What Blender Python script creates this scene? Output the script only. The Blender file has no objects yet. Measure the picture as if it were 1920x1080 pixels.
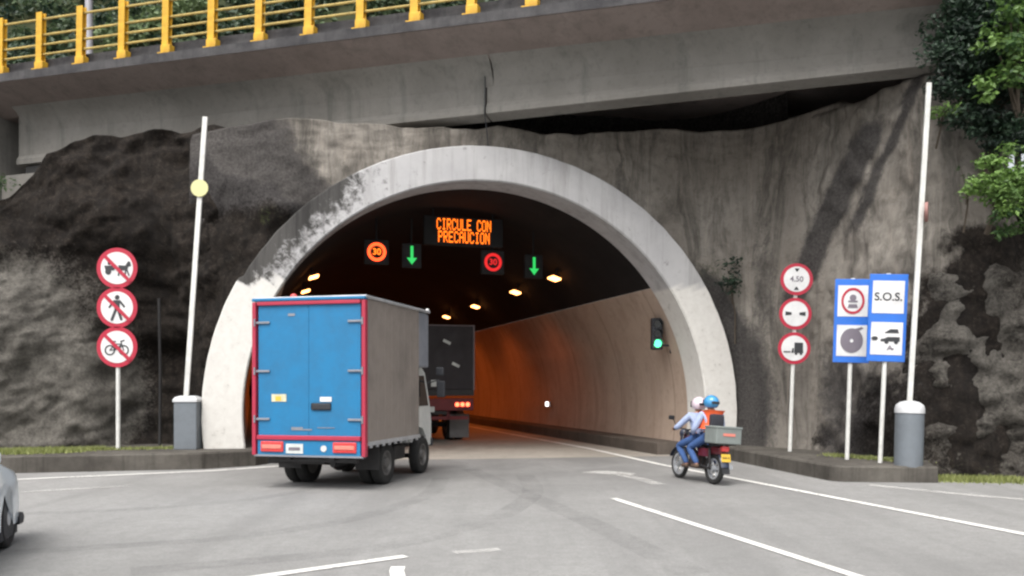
import bpy, bmesh, math, random
from mathutils import Vector, Matrix, noise
R = math.radians
sc = bpy.context.scene
COL = sc.collection
random.seed(7)

# ------------------------------------------------------------------ helpers
FACE = Matrix.Rotation(R(90), 4, 'X')          # 2D drawing plane -> upright, facing -Y

class MB:
    """collects shapes in one bmesh"""
    def __init__(self):
        self.bm = bmesh.new(); self.eps = 0
    def _new(self, n0):
        self.bm.verts.ensure_lookup_table(); return self.bm.verts[n0:]
    def box(self, c, s, M=None, bev=0, seg=2):
        b = bmesh.new()
        bmesh.ops.create_cube(b, size=1, matrix=Matrix.Diagonal((*s, 1)))
        if bev: bmesh.ops.bevel(b, geom=b.edges[:], offset=bev, segments=seg, affect='EDGES', profile=.5)
        T = Matrix.Translation(c) @ (M or Matrix())
        bmesh.ops.transform(b, matrix=T, verts=b.verts[:]); self.merge(b); return self
    def merge(self, b, M=None):
        if M is not None: bmesh.ops.transform(b, matrix=M, verts=b.verts[:])
        mp = {v: self.bm.verts.new(v.co) for v in b.verts}
        for f in b.faces:
            try: self.bm.faces.new([mp[v] for v in f.verts])
            except ValueError: pass
        b.free()
    def rings(self, rings, cap=True, closed=True):
        rs = [[self.bm.verts.new(p) for p in r] for r in rings]
        n = len(rs[0])
        for a, b in zip(rs, rs[1:]):
            for i in range(n if closed else n-1):
                j = (i+1) % n
                self.bm.faces.new((a[i], a[j], b[j], b[i]))
        if cap and closed:
            self.bm.faces.new(rs[0][::-1]); self.bm.faces.new(rs[-1])
        return self
    def tube(self, pts, r, n=10, cap=True):
        pts = [Vector(p) for p in pts]
        rr = r if isinstance(r, (list, tuple)) else [r]*len(pts)
        rings = []; up = None
        for i, p in enumerate(pts):
            d = (pts[min(i+1, len(pts)-1)] - pts[max(i-1, 0)]).normalized()
            if up is None:
                up = Vector((0, 0, 1)) if abs(d.z) < .9 else Vector((1, 0, 0))
            a = d.cross(up).normalized(); b = a.cross(d).normalized(); up = b
            rings.append([p + (a*math.cos(t) + b*math.sin(t))*rr[i] for t in [2*math.pi*k/n for k in range(n)]])
        return self.rings(rings, cap)
    def lathe(self, prof, n=24, M=None):
        M = M or Matrix()
        return self.rings([[M @ Vector((r*math.cos(t), r*math.sin(t), z)) for t in [2*math.pi*k/n for k in range(n)]] for r, z in prof])
    def ball(self, c, s, u=16, v=10, M=None):
        b = bmesh.new(); bmesh.ops.create_uvsphere(b, u_segments=u, v_segments=v, radius=1)
        self.merge(b, Matrix.Translation(c) @ (M or Matrix()) @ Matrix.Diagonal((*s, 1))); return self
    def prism(self, out, d, M=None, z0=0):
        """outline in the local XY plane pushed out along +Z by d"""
        self.eps += .0004
        M = M or Matrix(); d += self.eps
        return self.rings([[M @ Vector((x, y, z0)) for x, y in out], [M @ Vector((x, y, z0+d)) for x, y in out]])
    def disc(self, c, r, d, M=None, z0=0, n=28):
        return self.prism([(c[0]+r*math.cos(2*math.pi*k/n), c[1]+r*math.sin(2*math.pi*k/n)) for k in range(n)], d, M, z0)
    def annulus(self, c, r0, r1, d, M=None, z0=0, n=32, sx=1, sy=1):
        M = M or Matrix()
        def rg(r, z): return [M @ Vector((c[0]+sx*r*math.cos(2*math.pi*k/n), c[1]+sy*r*math.sin(2*math.pi*k/n), z)) for k in range(n)]
        rs = [rg(r1, z0), rg(r1, z0+d), rg(r0, z0+d), rg(r0, z0), rg(r1, z0)]
        return self.rings(rs, cap=False)
    def stroke(self, p, q, w, d, M=None, z0=0):
        p, q = Vector(p), Vector(q); t = (q-p).normalized(); nn = Vector((-t.y, t.x))
        a = math.atan2(nn.y, nn.x); o = []
        for k in range(7): an = a + math.pi*k/6; o.append((p.x+w/2*math.cos(an), p.y+w/2*math.sin(an)))
        for k in range(7): an = a + math.pi + math.pi*k/6; o.append((q.x+w/2*math.cos(an), q.y+w/2*math.sin(an)))
        return self.prism(o, d, M, z0)
    def quad(self, a, b, c, d):
        self.bm.faces.new([self.bm.verts.new(v) for v in (a, b, c, d)]); return self
    def build(self, name, mat, parent=None, smooth=False, angle=40):
        bmesh.ops.recalc_face_normals(self.bm, faces=self.bm.faces[:])
        me = bpy.data.meshes.new(name); self.bm.to_mesh(me); self.bm.free()
        return link(name, me, mat, parent, smooth, angle)

def link(name, me, mat, parent=None, smooth=False, angle=40):
    me.materials.append(mat)
    if smooth:
        me.shade_smooth()
        if angle < 180:
            try: me.set_sharp_from_angle(angle=R(angle))
            except Exception: pass
    o = bpy.data.objects.new(name, me); COL.objects.link(o)
    if parent: o.parent = parent
    return o

def tag(o, label=None, cat=None, group=None, kind=None):
    if label: o['label'] = label
    if cat: o['category'] = cat
    if group: o['group'] = group
    if kind: o['kind'] = kind
    return o

def thing(name, label, cat, loc=(0, 0, 0), rot=(0, 0, 0), group=None):
    o = bpy.data.objects.new(name, None); COL.objects.link(o)
    o.location = loc; o.rotation_euler = rot; o.empty_display_size = .2
    return tag(o, label, cat, group)

def copy_tree(o, parent=None):
    c = o.copy(); COL.objects.link(c); c.parent = parent
    for ch in list(o.children): copy_tree(ch, c)
    return c

def text_mb(body, size, depth, M, width=None):
    cu = bpy.data.curves.new('lettering', 'FONT'); cu.body = body; cu.size = size
    cu.align_x = 'CENTER'; cu.align_y = 'CENTER'; cu.extrude = depth; cu.offset = size*.018
    o = bpy.data.objects.new('lettering', cu); COL.objects.link(o)
    dg = bpy.context.evaluated_depsgraph_get(); dg.update()
    me = bpy.data.meshes.new_from_object(o.evaluated_get(dg))
    bpy.data.objects.remove(o)
    if width:
        xs = [v.co.x for v in me.vertices]; k = width/(max(xs)-min(xs))
        me.transform(Matrix.Diagonal((k, 1, 1, 1)))
    me.transform(M); return me

def smooth(e0, e1, x):
    t_ = max(0, min(1, (x-e0)/(e1-e0))); return t_*t_*(3-2*t_)

# ------------------------------------------------------------------ materials
def nt(name):
    m = bpy.data.materials.new(name); m.use_nodes = True
    t = m.node_tree; b = t.nodes['Principled BSDF']
    return m, t, b
def N(t, typ, **kw):
    n = t.nodes.new(typ)
    for k, v in kw.items():
        if k.startswith('i_'):
            key = k[2:]; n.inputs[int(key) if key.isdigit() else key.replace('_', ' ')].default_value = v
        else: setattr(n, k, v)
    return n
def ramp(t, fac, stops):
    r = t.nodes.new('ShaderNodeValToRGB'); el = r.color_ramp.elements
    el[0].position, el[0].color = stops[0][0], (*stops[0][1], 1) if len(stops[0][1]) == 3 else stops[0][1]
    el[1].position, el[1].color = stops[1][0], (*stops[1][1], 1)
    for p, c in stops[2:]:
        e = el.new(p); e.color = (*c, 1)
    t.links.new(fac, r.inputs['Fac']); return r.outputs['Color']
def g(v): return (v, v, v)
def mixc(t, fac, a, b, mode='MIX'):
    m = t.nodes.new('ShaderNodeMix'); m.data_type = 'RGBA'; m.blend_type = mode
    for s, v in ((m.inputs[0], fac), (m.inputs[6], a), (m.inputs[7], b)):
        if isinstance(v, (int, float)): s.default_value = v
        elif isinstance(v, tuple): s.default_value = (*v, 1) if len(v) == 3 else v
        else: t.links.new(v, s)
    return m.outputs[2]
def coords(t, world=False, scale=(1, 1, 1)):
    if world: src = t.nodes.new('ShaderNodeNewGeometry').outputs['Position']
    else: src = t.nodes.new('ShaderNodeTexCoord').outputs['Object']
    mp = t.nodes.new('ShaderNodeMapping'); mp.inputs['Scale'].default_value = scale
    t.links.new(src, mp.inputs['Vector']); return mp.outputs['Vector']
def nz(t, vec, scale, detail=6, rough=.6, dist=0):
    n = N(t, 'ShaderNodeTexNoise'); n.inputs['Scale'].default_value = scale; n.inputs['Detail'].default_value = detail
    n.inputs['Roughness'].default_value = rough; n.inputs['Distortion'].default_value = dist
    t.links.new(vec, n.inputs['Vector']); return n.outputs['Fac']
def bump(t, b, h, strength=.4, dist=.02):
    n = N(t, 'ShaderNodeBump'); n.inputs['Strength'].default_value = strength; n.inputs['Distance'].default_value = dist
    t.links.new(h, n.inputs['Height']); t.links.new(n.outputs['Normal'], b.inputs['Normal'])

def paint(name, c, rough=.5, dirt=.35, metal=0, scale=3, coat=0, world=False):
    """painted or plain surface with uneven wear and grime"""
    m, t, b = nt(name); v = coords(t, world)
    f = nz(t, v, scale, 7, .65); f2 = nz(t, v, scale*7, 4, .7)
    a = mixc(t, ramp(t, f, [(.42, g(0)), (.72, g(1))]), c, tuple(x*(1-dirt)+.02*dirt for x in c))
    a = mixc(t, ramp(t, f2, [(.5, g(0)), (.8, g(.5*dirt))]), a, (.09, .08, .07))
    t.links.new(a, b.inputs['Base Color'])
    t.links.new(ramp(t, f, [(.3, g(max(.05, rough-.1))), (.7, g(min(1, rough+.15)))]), b.inputs['Roughness'])
    b.inputs['Metallic'].default_value = metal; b.inputs['Coat Weight'].default_value = coat
    bump(t, b, f2, .12, .01)
    return m
def glow(name, c, s):
    m, t, b = nt(name); b.inputs['Base Color'].default_value = (*[x*.3 for x in c], 1)
    b.inputs['Emission Color'].default_value = (*c, 1); b.inputs['Emission Strength'].default_value = s
    return m
def glassy(name, c, rough=.08):
    m, t, b = nt(name); b.inputs['Base Color'].default_value = (*c, 1); b.inputs['Roughness'].default_value = rough
    b.inputs['Coat Weight'].default_value = .6; return m

def asphalt_mat():
    m, t, b = nt('worn_asphalt'); v = coords(t, True)
    big = nz(t, v, .22, 5, .6, .4); mid = nz(t, v, 1.6, 6, .65); fine = nz(t, v, 34, 5, .85)
    c = mixc(t, ramp(t, big, [(.35, g(0)), (.68, g(1))]), (.255, .252, .245), (.34, .336, .327))
    c = mixc(t, ramp(t, mid, [(.45, g(0)), (.75, g(.35))]), c, (.20, .198, .193))
    # traffic lanes polished along the driving direction
    lane = coords(t, True, (1, 1, 1)); mp = lane.node; mp.inputs['Rotation'].default_value = (0, 0, R(-17)); mp.inputs['Scale'].default_value = (1.1, .06, 1)
    st = nz(t, lane, 1.3, 4, .6, .3)
    c = mixc(t, ramp(t, st, [(.46, g(0)), (.66, g(.45))]), c, (.185, .182, .178))
    # oil and rubber darkening in front of the portal (along Y 12.5..20)
    sep = N(t, 'ShaderNodeSeparateXYZ'); geo = N(t, 'ShaderNodeNewGeometry'); t.links.new(geo.outputs['Position'], sep.inputs[0])
    yy = N(t, 'ShaderNodeMapRange'); yy.inputs[1].default_value = 11.5; yy.inputs[2].default_value = 16.5
    t.links.new(sep.outputs['Y'], yy.inputs[0])
    xx = N(t, 'ShaderNodeMapRange'); xx.inputs[1].default_value = 4.2; xx.inputs[2].default_value = 2.0; t.links.new(sep.outputs['X'], xx.inputs[0])
    x2 = N(t, 'ShaderNodeMapRange'); x2.inputs[1].default_value = -7.5; x2.inputs[2].default_value = -4.0; t.links.new(sep.outputs['X'], x2.inputs[0])
    m1 = N(t, 'ShaderNodeMath', operation='MULTIPLY'); t.links.new(yy.outputs[0], m1.inputs[0]); t.links.new(xx.outputs[0], m1.inputs[1])
    m2 = N(t, 'ShaderNodeMath', operation='MULTIPLY'); t.links.new(m1.outputs[0], m2.inputs[0]); t.links.new(x2.outputs[0], m2.inputs[1])
    w = N(t, 'ShaderNodeMath', operation='MULTIPLY'); t.links.new(m2.outputs[0], w.inputs[0])
    t.links.new(ramp(t, nz(t, v, .6, 6, .7, .5), [(.33, g(.15)), (.6, g(1))]), w.inputs[1])
    k = N(t, 'ShaderNodeMath', operation='MULTIPLY'); k.inputs[1].default_value = .7; t.links.new(w.outputs[0], k.inputs[0])
    c = mixc(t, k.outputs[0], c, (.12, .118, .116))
    c = mixc(t, ramp(t, fine, [(.38, g(.55)), (.62, g(0))]), c, (.14, .14, .137))
    m8 = nz(t, v, 7, 6, .8)
    c = mixc(t, ramp(t, m8, [(.4, g(.4)), (.56, g(0))]), c, (.17, .168, .163))
    t.links.new(c, b.inputs['Base Color']); b.inputs['Roughness'].default_value = .9
    b.inputs['Specular IOR Level'].default_value = .25
    bump(t, b, fine, .35, .006); return m

def concrete_mat(name, c1, c2, streak=.5, dark=(.05, .045, .04), scale=1.0, world=True, b_str=.3, streaklo=.5, streakhi=.72):
    m, t, b = nt(name); v = coords(t, world)
    f = nz(t, v, .7*scale, 8, .65, .2); f2 = nz(t, v, 9*scale, 6, .7); f3 = nz(t, v, 60*scale, 3, .7)
    c = mixc(t, ramp(t, f, [(.35, g(0)), (.68, g(1))]), c1, c2)
    sv = coords(t, world, (1.6*scale, 1.6*scale, .10*scale)); s = nz(t, sv, 1.7, 7, .7, .25)
    c = mixc(t, ramp(t, s, [(streaklo, g(0)), (streakhi, g(streak))]), c, dark)
    c = mixc(t, ramp(t, f2, [(.52, g(0)), (.75, g(.35))]), c, tuple(x*.45 for x in c1))
    t.links.new(c, b.inputs['Base Color']); b.inputs['Roughness'].default_value = .92; b.inputs['Specular IOR Level'].default_value = .2
    h = N(t, 'ShaderNodeMath', operation='ADD'); t.links.new(f2, h.inputs[0]); t.links.new(f3, h.inputs[1])
    bump(t, b, h.outputs[0], b_str, .02); return m

def add_joints(m, pitch, width, dark):
    t = m.node_tree; b = t.nodes['Principled BSDF']; src = b.inputs['Base Color'].links[0].from_socket
    gp = N(t, 'ShaderNodeNewGeometry'); dp = N(t, 'ShaderNodeVectorMath', operation='DOT_PRODUCT'); dp.inputs[1].default_value = (-.292, .9564, 0)
    t.links.new(gp.outputs['Position'], dp.inputs[0])
    md = N(t, 'ShaderNodeMath', operation='FLOORED_MODULO'); md.inputs[1].default_value = pitch; t.links.new(dp.outputs['Value'], md.inputs[0])
    lt = N(t, 'ShaderNodeMath', operation='LESS_THAN'); lt.inputs[1].default_value = width; t.links.new(md.outputs[0], lt.inputs[0])
    k = N(t, 'ShaderNodeMath', operation='MULTIPLY'); k.inputs[1].default_value = .3; t.links.new(lt.outputs[0], k.inputs[0])
    t.links.new(mixc(t, k.outputs[0], src, dark), b.inputs['Base Color'])
def facade_mat():
    """sprayed concrete and raw rock in one face; attribute 'face': R rock, G lichen, B moss, A dark water stains and painted shade"""
    m, t, b = nt('sprayed_concrete_and_rock'); v = coords(t, True)
    at = N(t, 'ShaderNodeAttribute'); at.attribute_name = 'face'
    sep = N(t, 'ShaderNodeSeparateColor'); t.links.new(at.outputs['Color'], sep.inputs[0])
    f = nz(t, v, .8, 9, .65, .3); f2 = nz(t, v, 5, 9, .74, .2); f3 = nz(t, v, 17, 8, .8)
    c = mixc(t, ramp(t, f, [(.33, g(0)), (.66, g(1))]), (.19, .170, .148), (.285, .262, .232))
    sv = coords(t, True, (1.1, 1.1, .16)); s = nz(t, sv, 1.5, 9, .74, .9)
    c = mixc(t, ramp(t, s, [(.46, g(0)), (.64, g(.8))]), c, (.055, .051, .045))
    sv2 = coords(t, True, (2.6, 2.6, .2)); s2 = nz(t, sv2, 1.9, 6, .7, .3)
    c = mixc(t, ramp(t, s2, [(.57, g(0)), (.72, g(.6))]), c, (.33, .29, .25))
    c = mixc(t, ramp(t, f2, [(.5, g(0)), (.74, g(.6))]), c, (.075, .068, .058))
    r1 = mixc(t, ramp(t, f2, [(.38, g(0)), (.68, g(1))]), (.009, .0075, .0065), (.030, .024, .0195))
    r1 = mixc(t, ramp(t, f3, [(.52, g(0)), (.66, g(.6))]), r1, (.066, .057, .047))
    vo = N(t, 'ShaderNodeTexVoronoi', feature='DISTANCE_TO_EDGE'); vo.inputs['Scale'].default_value = 1.5
    wv = N(t, 'ShaderNodeVectorMath', operation='ADD'); nv = N(t, 'ShaderNodeTexNoise'); nv.inputs['Scale'].default_value = 2.2; nv.inputs['Detail'].default_value = 6
    t.links.new(v, nv.inputs['Vector']); t.links.new(v, wv.inputs[0]); t.links.new(nv.outputs['Color'], wv.inputs[1]); t.links.new(wv.outputs[0], vo.inputs['Vector'])
    r1 = mixc(t, ramp(t, vo.outputs['Distance'], [(.0, g(.75)), (.06, g(0))]), r1, (.008, .007, .006))
    r1 = mixc(t, ramp(t, s, [(.48, g(0)), (.66, g(.7))]), r1, (.010, .009, .0085))
    r1 = mixc(t, ramp(t, s2, [(.56, g(0)), (.74, g(.5))]), r1, (.042, .036, .03))
    rockf = N(t, 'ShaderNodeMath', operation='MULTIPLY_ADD'); t.links.new(f2, rockf.inputs[0]); rockf.inputs[1].default_value = .7; rockf.inputs[2].default_value = -.35
    ra = N(t, 'ShaderNodeMath', operation='ADD'); t.links.new(rockf.outputs[0], ra.inputs[0]); t.links.new(sep.outputs[0], ra.inputs[1])
    c = mixc(t, ramp(t, ra.outputs[0], [(.4, g(0)), (.62, g(1))]), c, r1)
    def breakup(ch, lo, hi, amt):
        q = N(t, 'ShaderNodeMath', operation='MULTIPLY_ADD'); t.links.new(f3, q.inputs[0]); q.inputs[1].default_value = 1.3; q.inputs[2].default_value = -.65
        q2 = N(t, 'ShaderNodeMath', operation='MULTIPLY_ADD'); t.links.new(f2, q2.inputs[0]); q2.inputs[1].default_value = .9; t.links.new(q.outputs[0], q2.inputs[2])
        q4 = N(t, 'ShaderNodeMath', operation='SUBTRACT'); t.links.new(q2.outputs[0], q4.inputs[0]); q4.inputs[1].default_value = .45
        q3 = N(t, 'ShaderNodeMath', operation='ADD'); t.links.new(q4.outputs[0], q3.inputs[0]); t.links.new(ch, q3.inputs[1])
        return ramp(t, q3.outputs[0], [(lo, g(0)), (hi, g(amt))])
    c = mixc(t, breakup(sep.outputs[1], .26, .95, .9), c, (.165, .155, .138))
    c = mixc(t, breakup(sep.outputs[2], .4, .7, .9), c, (.055, .075, .02))
    c = mixc(t, breakup(at.outputs['Alpha'], .15, .7, .9), c, mixc(t, ramp(t, f3, [(.35, g(0)), (.68, g(1))]), (.020, .018, .019), (.085, .08, .077)))
    t.links.new(c, b.inputs['Base Color']); b.inputs['Roughness'].default_value = .95; b.inputs['Specular IOR Level'].default_value = .15
    h = N(t, 'ShaderNodeMath', operation='ADD'); t.links.new(f2, h.inputs[0]); t.links.new(f3, h.inputs[1])
    bump(t, b, h.outputs[0], .55, .05); return m

def leaf_mat(name, dark, light, trans=.25):
    m, t, b = nt(name)
    at = N(t, 'ShaderNodeAttribute'); at.attribute_name = 'tint'
    sep = N(t, 'ShaderNodeSeparateColor'); t.links.new(at.outputs['Color'], sep.inputs[0])
    c = mixc(t, sep.outputs[0], dark, light)
    t.links.new(c, b.inputs['Base Color']); b.inputs['Roughness'].default_value = .55
    tr = N(t, 'ShaderNodeBsdfTranslucent'); t.links.new(c, tr.inputs['Color'])
    mx = N(t, 'ShaderNodeMixShader'); mx.inputs[0].default_value = trans
    t.links.new(b.outputs[0], mx.inputs[1]); t.links.new(tr.outputs[0], mx.inputs[2])
    t.links.new(mx.outputs[0], t.nodes['Material Output'].inputs['Surface']); return m

M = {}
M['asphalt'] = asphalt_mat()
M['facade'] = facade_mat()
M['slab'] = concrete_mat('tunnel_slab', (.27, .25, .22), (.34, .31, .27), .25)
M['kerb'] = concrete_mat('kerb_concrete', (.065, .059, .052), (.13, .12, .105), .75, (.025, .023, .02), 1.6)
M['pave'] = concrete_mat('pavement_concrete', (.2, .19, .165), (.28, .265, .235), .2)
M['girder'] = concrete_mat('girder_concrete', (.18, .172, .157), (.245, .235, .217), .65, (.085, .09, .082), .8, True, .2, .52, .75)
M['soffit'] = concrete_mat('soffit_concrete', (.215, .178, .162), (.285, .24, .22), .4, (.10, .085, .075))
M['bcurb'] = concrete_mat('bridge_kerb_concrete', (.045, .044, .047), (.10, .097, .098), .6, (.03, .03, .032), 3)
M['wallpanel'] = concrete_mat('tunnel_wall_plaster', (.39, .30, .235), (.47, .37, .30), .4, (.16, .10, .075), .6, True, .12)
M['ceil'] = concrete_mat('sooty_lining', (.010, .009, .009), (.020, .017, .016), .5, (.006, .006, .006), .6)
add_joints(M['wallpanel'], 3.2, .06, (.10, .07, .05))
M['tunkerb'] = concrete_mat('tunnel_kerb', (.07, .06, .05), (.12, .1, .085), .4)
M['white'] = paint('white_enamel', (.68, .68, .68), .45, .2)
M['offwhite'] = paint('aged_white_paint', (.66, .66, .63), .5, .25)
M['pole'] = paint('galvanised_steel', (.36, .355, .38), .45, .25, .25)
M['red'] = paint('sign_red', (.42, .018, .045), .4, .15)
M['black'] = paint('black_paint', (.018, .018, .02), .45, .2)
M['symbol'] = paint('sign_black', (.03, .032, .036), .5, .1)
M['greysym'] = paint('sign_grey_symbol', (.17, .15, .18), .5, .15)
M['blue_sign'] = paint('sign_blue', (.025, .15, .58), .4, .12)
M['yellow'] = paint('yellow_rail_paint', (.66, .37, .02), .55, .4, 0, 5)
M['yellow_rail'] = paint('weathered_yellow_rail', (.50, .37, .11), .6, .45, 0, 5)
M['pale_yellow'] = paint('pale_yellow_plate', (.62, .60, .30), .5, .1)
M['boxgrey'] = paint('barrier_grey', (.15, .17, .19), .5, .2)
M['boxlid'] = paint('barrier_lid', (.55, .56, .57), .45, .2)
M['rubber'] = paint('tyre_rubber', (.018, .018, .018), .85, .3)
M['steel'] = paint('wheel_steel', (.16, .155, .15), .55, .6, .3)
M['chassis'] = paint('chassis_black', (.022, .021, .022), .6, .5)
M['casing'] = paint('matt_black_casing', (.006, .006, .007), .7, .1)
M['tblue'] = paint('truck_blue', (.009, .165, .355), .5, .24, 0, 2.2)
M['tred'] = paint('truck_red', (.40, .025, .06), .45, .2)
M['dullred'] = paint('dull_red_chassis', (.16, .018, .022), .6, .5)
M['tgrey'] = paint('box_side_grey', (.26, .225, .20), .6, .3, 0, 1.5)
M['tlight'] = paint('box_nose_blue_grey', (.22, .235, .27), .5, .25)
M['alu'] = paint('aluminium_trim', (.55, .57, .6), .4, .3, .5)
M['cabwhite'] = paint('cab_white', (.66, .68, .66), .35, .2, 0, 2, .3)
M['glass'] = glassy('dark_window_glass', (.012, .016, .02))
M['tailred'] = paint('red_lens', (.62, .05, .05), .25, .1, 0, 6, .4)
M['tailpale'] = paint('faded_red_lens', (.70, .22, .17), .3, .1, 0, 6, .4)
M['plate_white'] = paint('number_plate_white', (.62, .66, .64), .5, .3)
M['plate_yellow'] = paint('number_plate_yellow', (.70, .45, .05), .45, .15)
M['sticker'] = paint('sticker_cream', (.62, .60, .42), .5, .4, 0, 9)
M['tarp'] = paint('black_tarpaulin', (.020, .016, .020), .6, .3)
M['mudflap'] = paint('grey_mud_flap', (.15, .15, .15), .7, .4)
M['carwhite'] = paint('car_white', (.74, .82, .88), .25, .06, 0, 1, .7)
M['trim'] = paint('car_black_trim', (.022, .024, .03), .55, .2)
M['chrome'] = paint('chrome', (.62, .62, .62), .18, .1, 1)
M['skin'] = paint('skin', (.36, .19, .12), .55, .12)
M['shirt'] = paint('pale_blue_shirt', (.34, .41, .60), .85, .18, 0, 6)
M['jeans'] = paint('blue_jeans', (.035, .085, .23), .9, .3, 0, 7)
M['vest'] = paint('orange_vest', (.75, .11, .03), .8, .15, 0, 6)
M['shoe'] = paint('brown_shoe', (.11, .07, .05), .7, .3)
M['helmet_blue'] = paint('blue_helmet', (.05, .26, .52), .25, .1, 0, 5, .5)
M['helmet_pink'] = paint('pale_pink_helmet', (.66, .56, .62), .3, .15, 0, 5, .5)
M['bikedark'] = paint('bike_dark_blue', (.02, .03, .06), .35, .2, 0, 4, .4)
M['bikered'] = paint('bike_red', (.12, .012, .02), .35, .2, 0, 4, .4)
M['crate'] = paint('grey_green_crate', (.20, .225, .215), .6, .25)
M['engine'] = paint('engine_metal', (.12, .09, .085), .5, .4, .5)
M['bag'] = paint('dark_backpack', (.025, .025, .035), .8, .2)
M['bark'] = concrete_mat('tree_bark', (.07, .055, .04), (.12, .1, .08), .4, (.03, .025, .02), 3, False)
M['earth'] = concrete_mat('hillside_earth', (.022, .03, .012), (.045, .05, .022), .2, (.02, .018, .015))
M['leafdark'] = leaf_mat('dark_leaves', (.008, .02, .013), (.04, .085, .04))
M['leafbright'] = leaf_mat('bright_leaves', (.028, .075, .018), (.19, .32, .075), .3)
M['leafmid'] = leaf_mat('mid_leaves', (.016, .040, .024), (.16, .22, .10))
M['grass'] = leaf_mat('grass_blades', (.13, .16, .04), (.34, .37, .13))
M['sodium'] = glow('sodium_lamp', (1, .38, .11), 5)
M['amberled'] = glow('amber_led', (1, .165, .008), 1.5)
M['orangeled'] = glow('orange_led', (1, .075, .015), 1.9)
M['redled'] = glow('red_led', (1, .02, .022), .5)
M['greenled'] = glow('green_led', (.05, 1, .20), .38)
M['greenlens'] = glow('green_signal_lens', (.10, .95, .42), 1.6)
M['brake'] = glow('lit_tail_lamp', (1, .12, .05), 3.5)
M['marker'] = glow('white_marker_lamp', (1, .9, .85), 2.5)

def line_mat():
    m, t, b = nt('worn_road_paint'); v = coords(t, True)
    f = nz(t, v, 14, 6, .75); f2 = nz(t, v, 1.7, 3, .6)
    t.links.new(mixc(t, f2, (.60, .59, .56), (.72, .71, .68)), b.inputs['Base Color']); b.inputs['Roughness'].default_value = .8
    a = N(t, 'ShaderNodeMath', operation='ADD'); t.links.new(f, a.inputs[0])
    k = N(t, 'ShaderNodeMath', operation='MULTIPLY'); t.links.new(f2, k.inputs[0]); k.inputs[1].default_value = .5; t.links.new(k.outputs[0], a.inputs[1])
    t.links.new(ramp(t, a.outputs[0], [(.55, g(0)), (.68, g(1))]), b.inputs['Alpha'])
    return m
def faded_mat(name, c, amt, scale=2.0):
    m, t, b = nt(name); v = coords(t, True)
    f = nz(t, v, scale, 5, .7); f2 = nz(t, v, 20, 4, .7)
    b.inputs['Base Color'].default_value = (*c, 1); b.inputs['Roughness'].default_value = .85
    k = N(t, 'ShaderNodeMath', operation='MULTIPLY'); t.links.new(ramp(t, f, [(.3, g(0)), (.65, g(amt))]), k.inputs[0])
    t.links.new(ramp(t, f2, [(.3, g(.4)), (.6, g(1))]), k.inputs[1])
    t.links.new(k.outputs[0], b.inputs['Alpha']); return m
M['line'] = line_mat()
M['fadedline'] = faded_mat('faded_road_paint', (.66, .65, .62), .75, 1.2)
M['skid'] = faded_mat('tyre_rubber_marks', (.12, .12, .12), .17, .8)

def ring_mat():
    """portal surround: whitewashed low down, bare concrete above with black mould on its left shoulder"""
    m, t, b = nt('portal_surround'); v = coords(t, True)
    f = nz(t, v, .9, 8, .65, .2); f2 = nz(t, v, 6, 7, .72, .3)
    at = N(t, 'ShaderNodeAttribute'); at.attribute_name = 'face'
    sep = N(t, 'ShaderNodeSeparateColor'); t.links.new(at.outputs['Color'], sep.inputs[0])
    c = mixc(t, ramp(t, f, [(.35, g(0)), (.65, g(1))]), (.385, .38, .385), (.465, .46, .46))
    sv = coords(t, True, (2.2, 2.2, .18)); s = nz(t, sv, 1.8, 7, .7, .3)
    c = mixc(t, ramp(t, s, [(.48, g(0)), (.70, g(.5))]), c, (.19, .18, .17))
    c = mixc(t, sep.outputs[0], c, mixc(t, ramp(t, f2, [(.4, g(0)), (.7, g(1))]), (.66, .645, .61), (.58, .56, .525)))
    c = mixc(t, ramp(t, f2, [(.6, g(0)), (.8, g(.3))]), c, (.3, .28, .25))
    q = N(t, 'ShaderNodeMath', operation='MULTIPLY_ADD'); t.links.new(f2, q.inputs[0]); q.inputs[1].default_value = 2.6; q.inputs[2].default_value = -1.35
    q2 = N(t, 'ShaderNodeMath', operation='ADD'); t.links.new(q.outputs[0], q2.inputs[0]); t.links.new(sep.outputs[1], q2.inputs[1])
    c = mixc(t, ramp(t, q2.outputs[0], [(.25, g(0)), (.85, g(.93))]), c, mixc(t, ramp(t, s, [(.4, g(0)), (.62, g(1))]), (.055, .052, .048), (.016, .015, .014)))
    t.links.new(c, b.inputs['Base Color']); b.inputs['Roughness'].default_value = .9; b.inputs['Specular IOR Level'].default_value = .2
    bump(t, b, f2, .25, .02); return m
M['ring'] = ring_mat()

# ------------------------------------------------------------------ camera, light, sky
cam = bpy.data.objects.new('camera', bpy.data.cameras.new('camera')); COL.objects.link(cam)
cam.location = (0, 0, 1.65); cam.rotation_euler = (R(90), 0, 0)
cam.data.lens = 30; cam.data.sensor_width = 36; cam.data.shift_y = 185/1920; cam.data.clip_end = 2000
sc.camera = cam
SUN_EL, SUN_AZ = 58, 200                       # azimuth clockwise from +Y
w = bpy.data.worlds.new('World'); sc.world = w; w.use_nodes = True
t = w.node_tree; sky = t.nodes.new('ShaderNodeTexSky'); sky.sky_type = 'NISHITA'; sky.sun_disc = False
sky.sun_elevation = R(SUN_EL); sky.sun_rotation = R(SUN_AZ); sky.air_density = 1.2; sky.dust_density = 6; sky.ozone_density = 1
hs = t.nodes.new('ShaderNodeHueSaturation'); hs.inputs['Saturation'].default_value = .22
t.links.new(sky.outputs[0], hs.inputs['Color']); t.links.new(hs.outputs[0], t.nodes['Background'].inputs['Color'])
t.nodes['Background'].inputs['Strength'].default_value = .15
sun = bpy.data.objects.new('sun', bpy.data.lights.new('sun', 'SUN')); COL.objects.link(sun)
sun.data.energy = 1.1; sun.data.angle = R(35); sun.data.color = (1, .965, .92)
az, el = R(SUN_AZ), R(SUN_EL)
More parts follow.
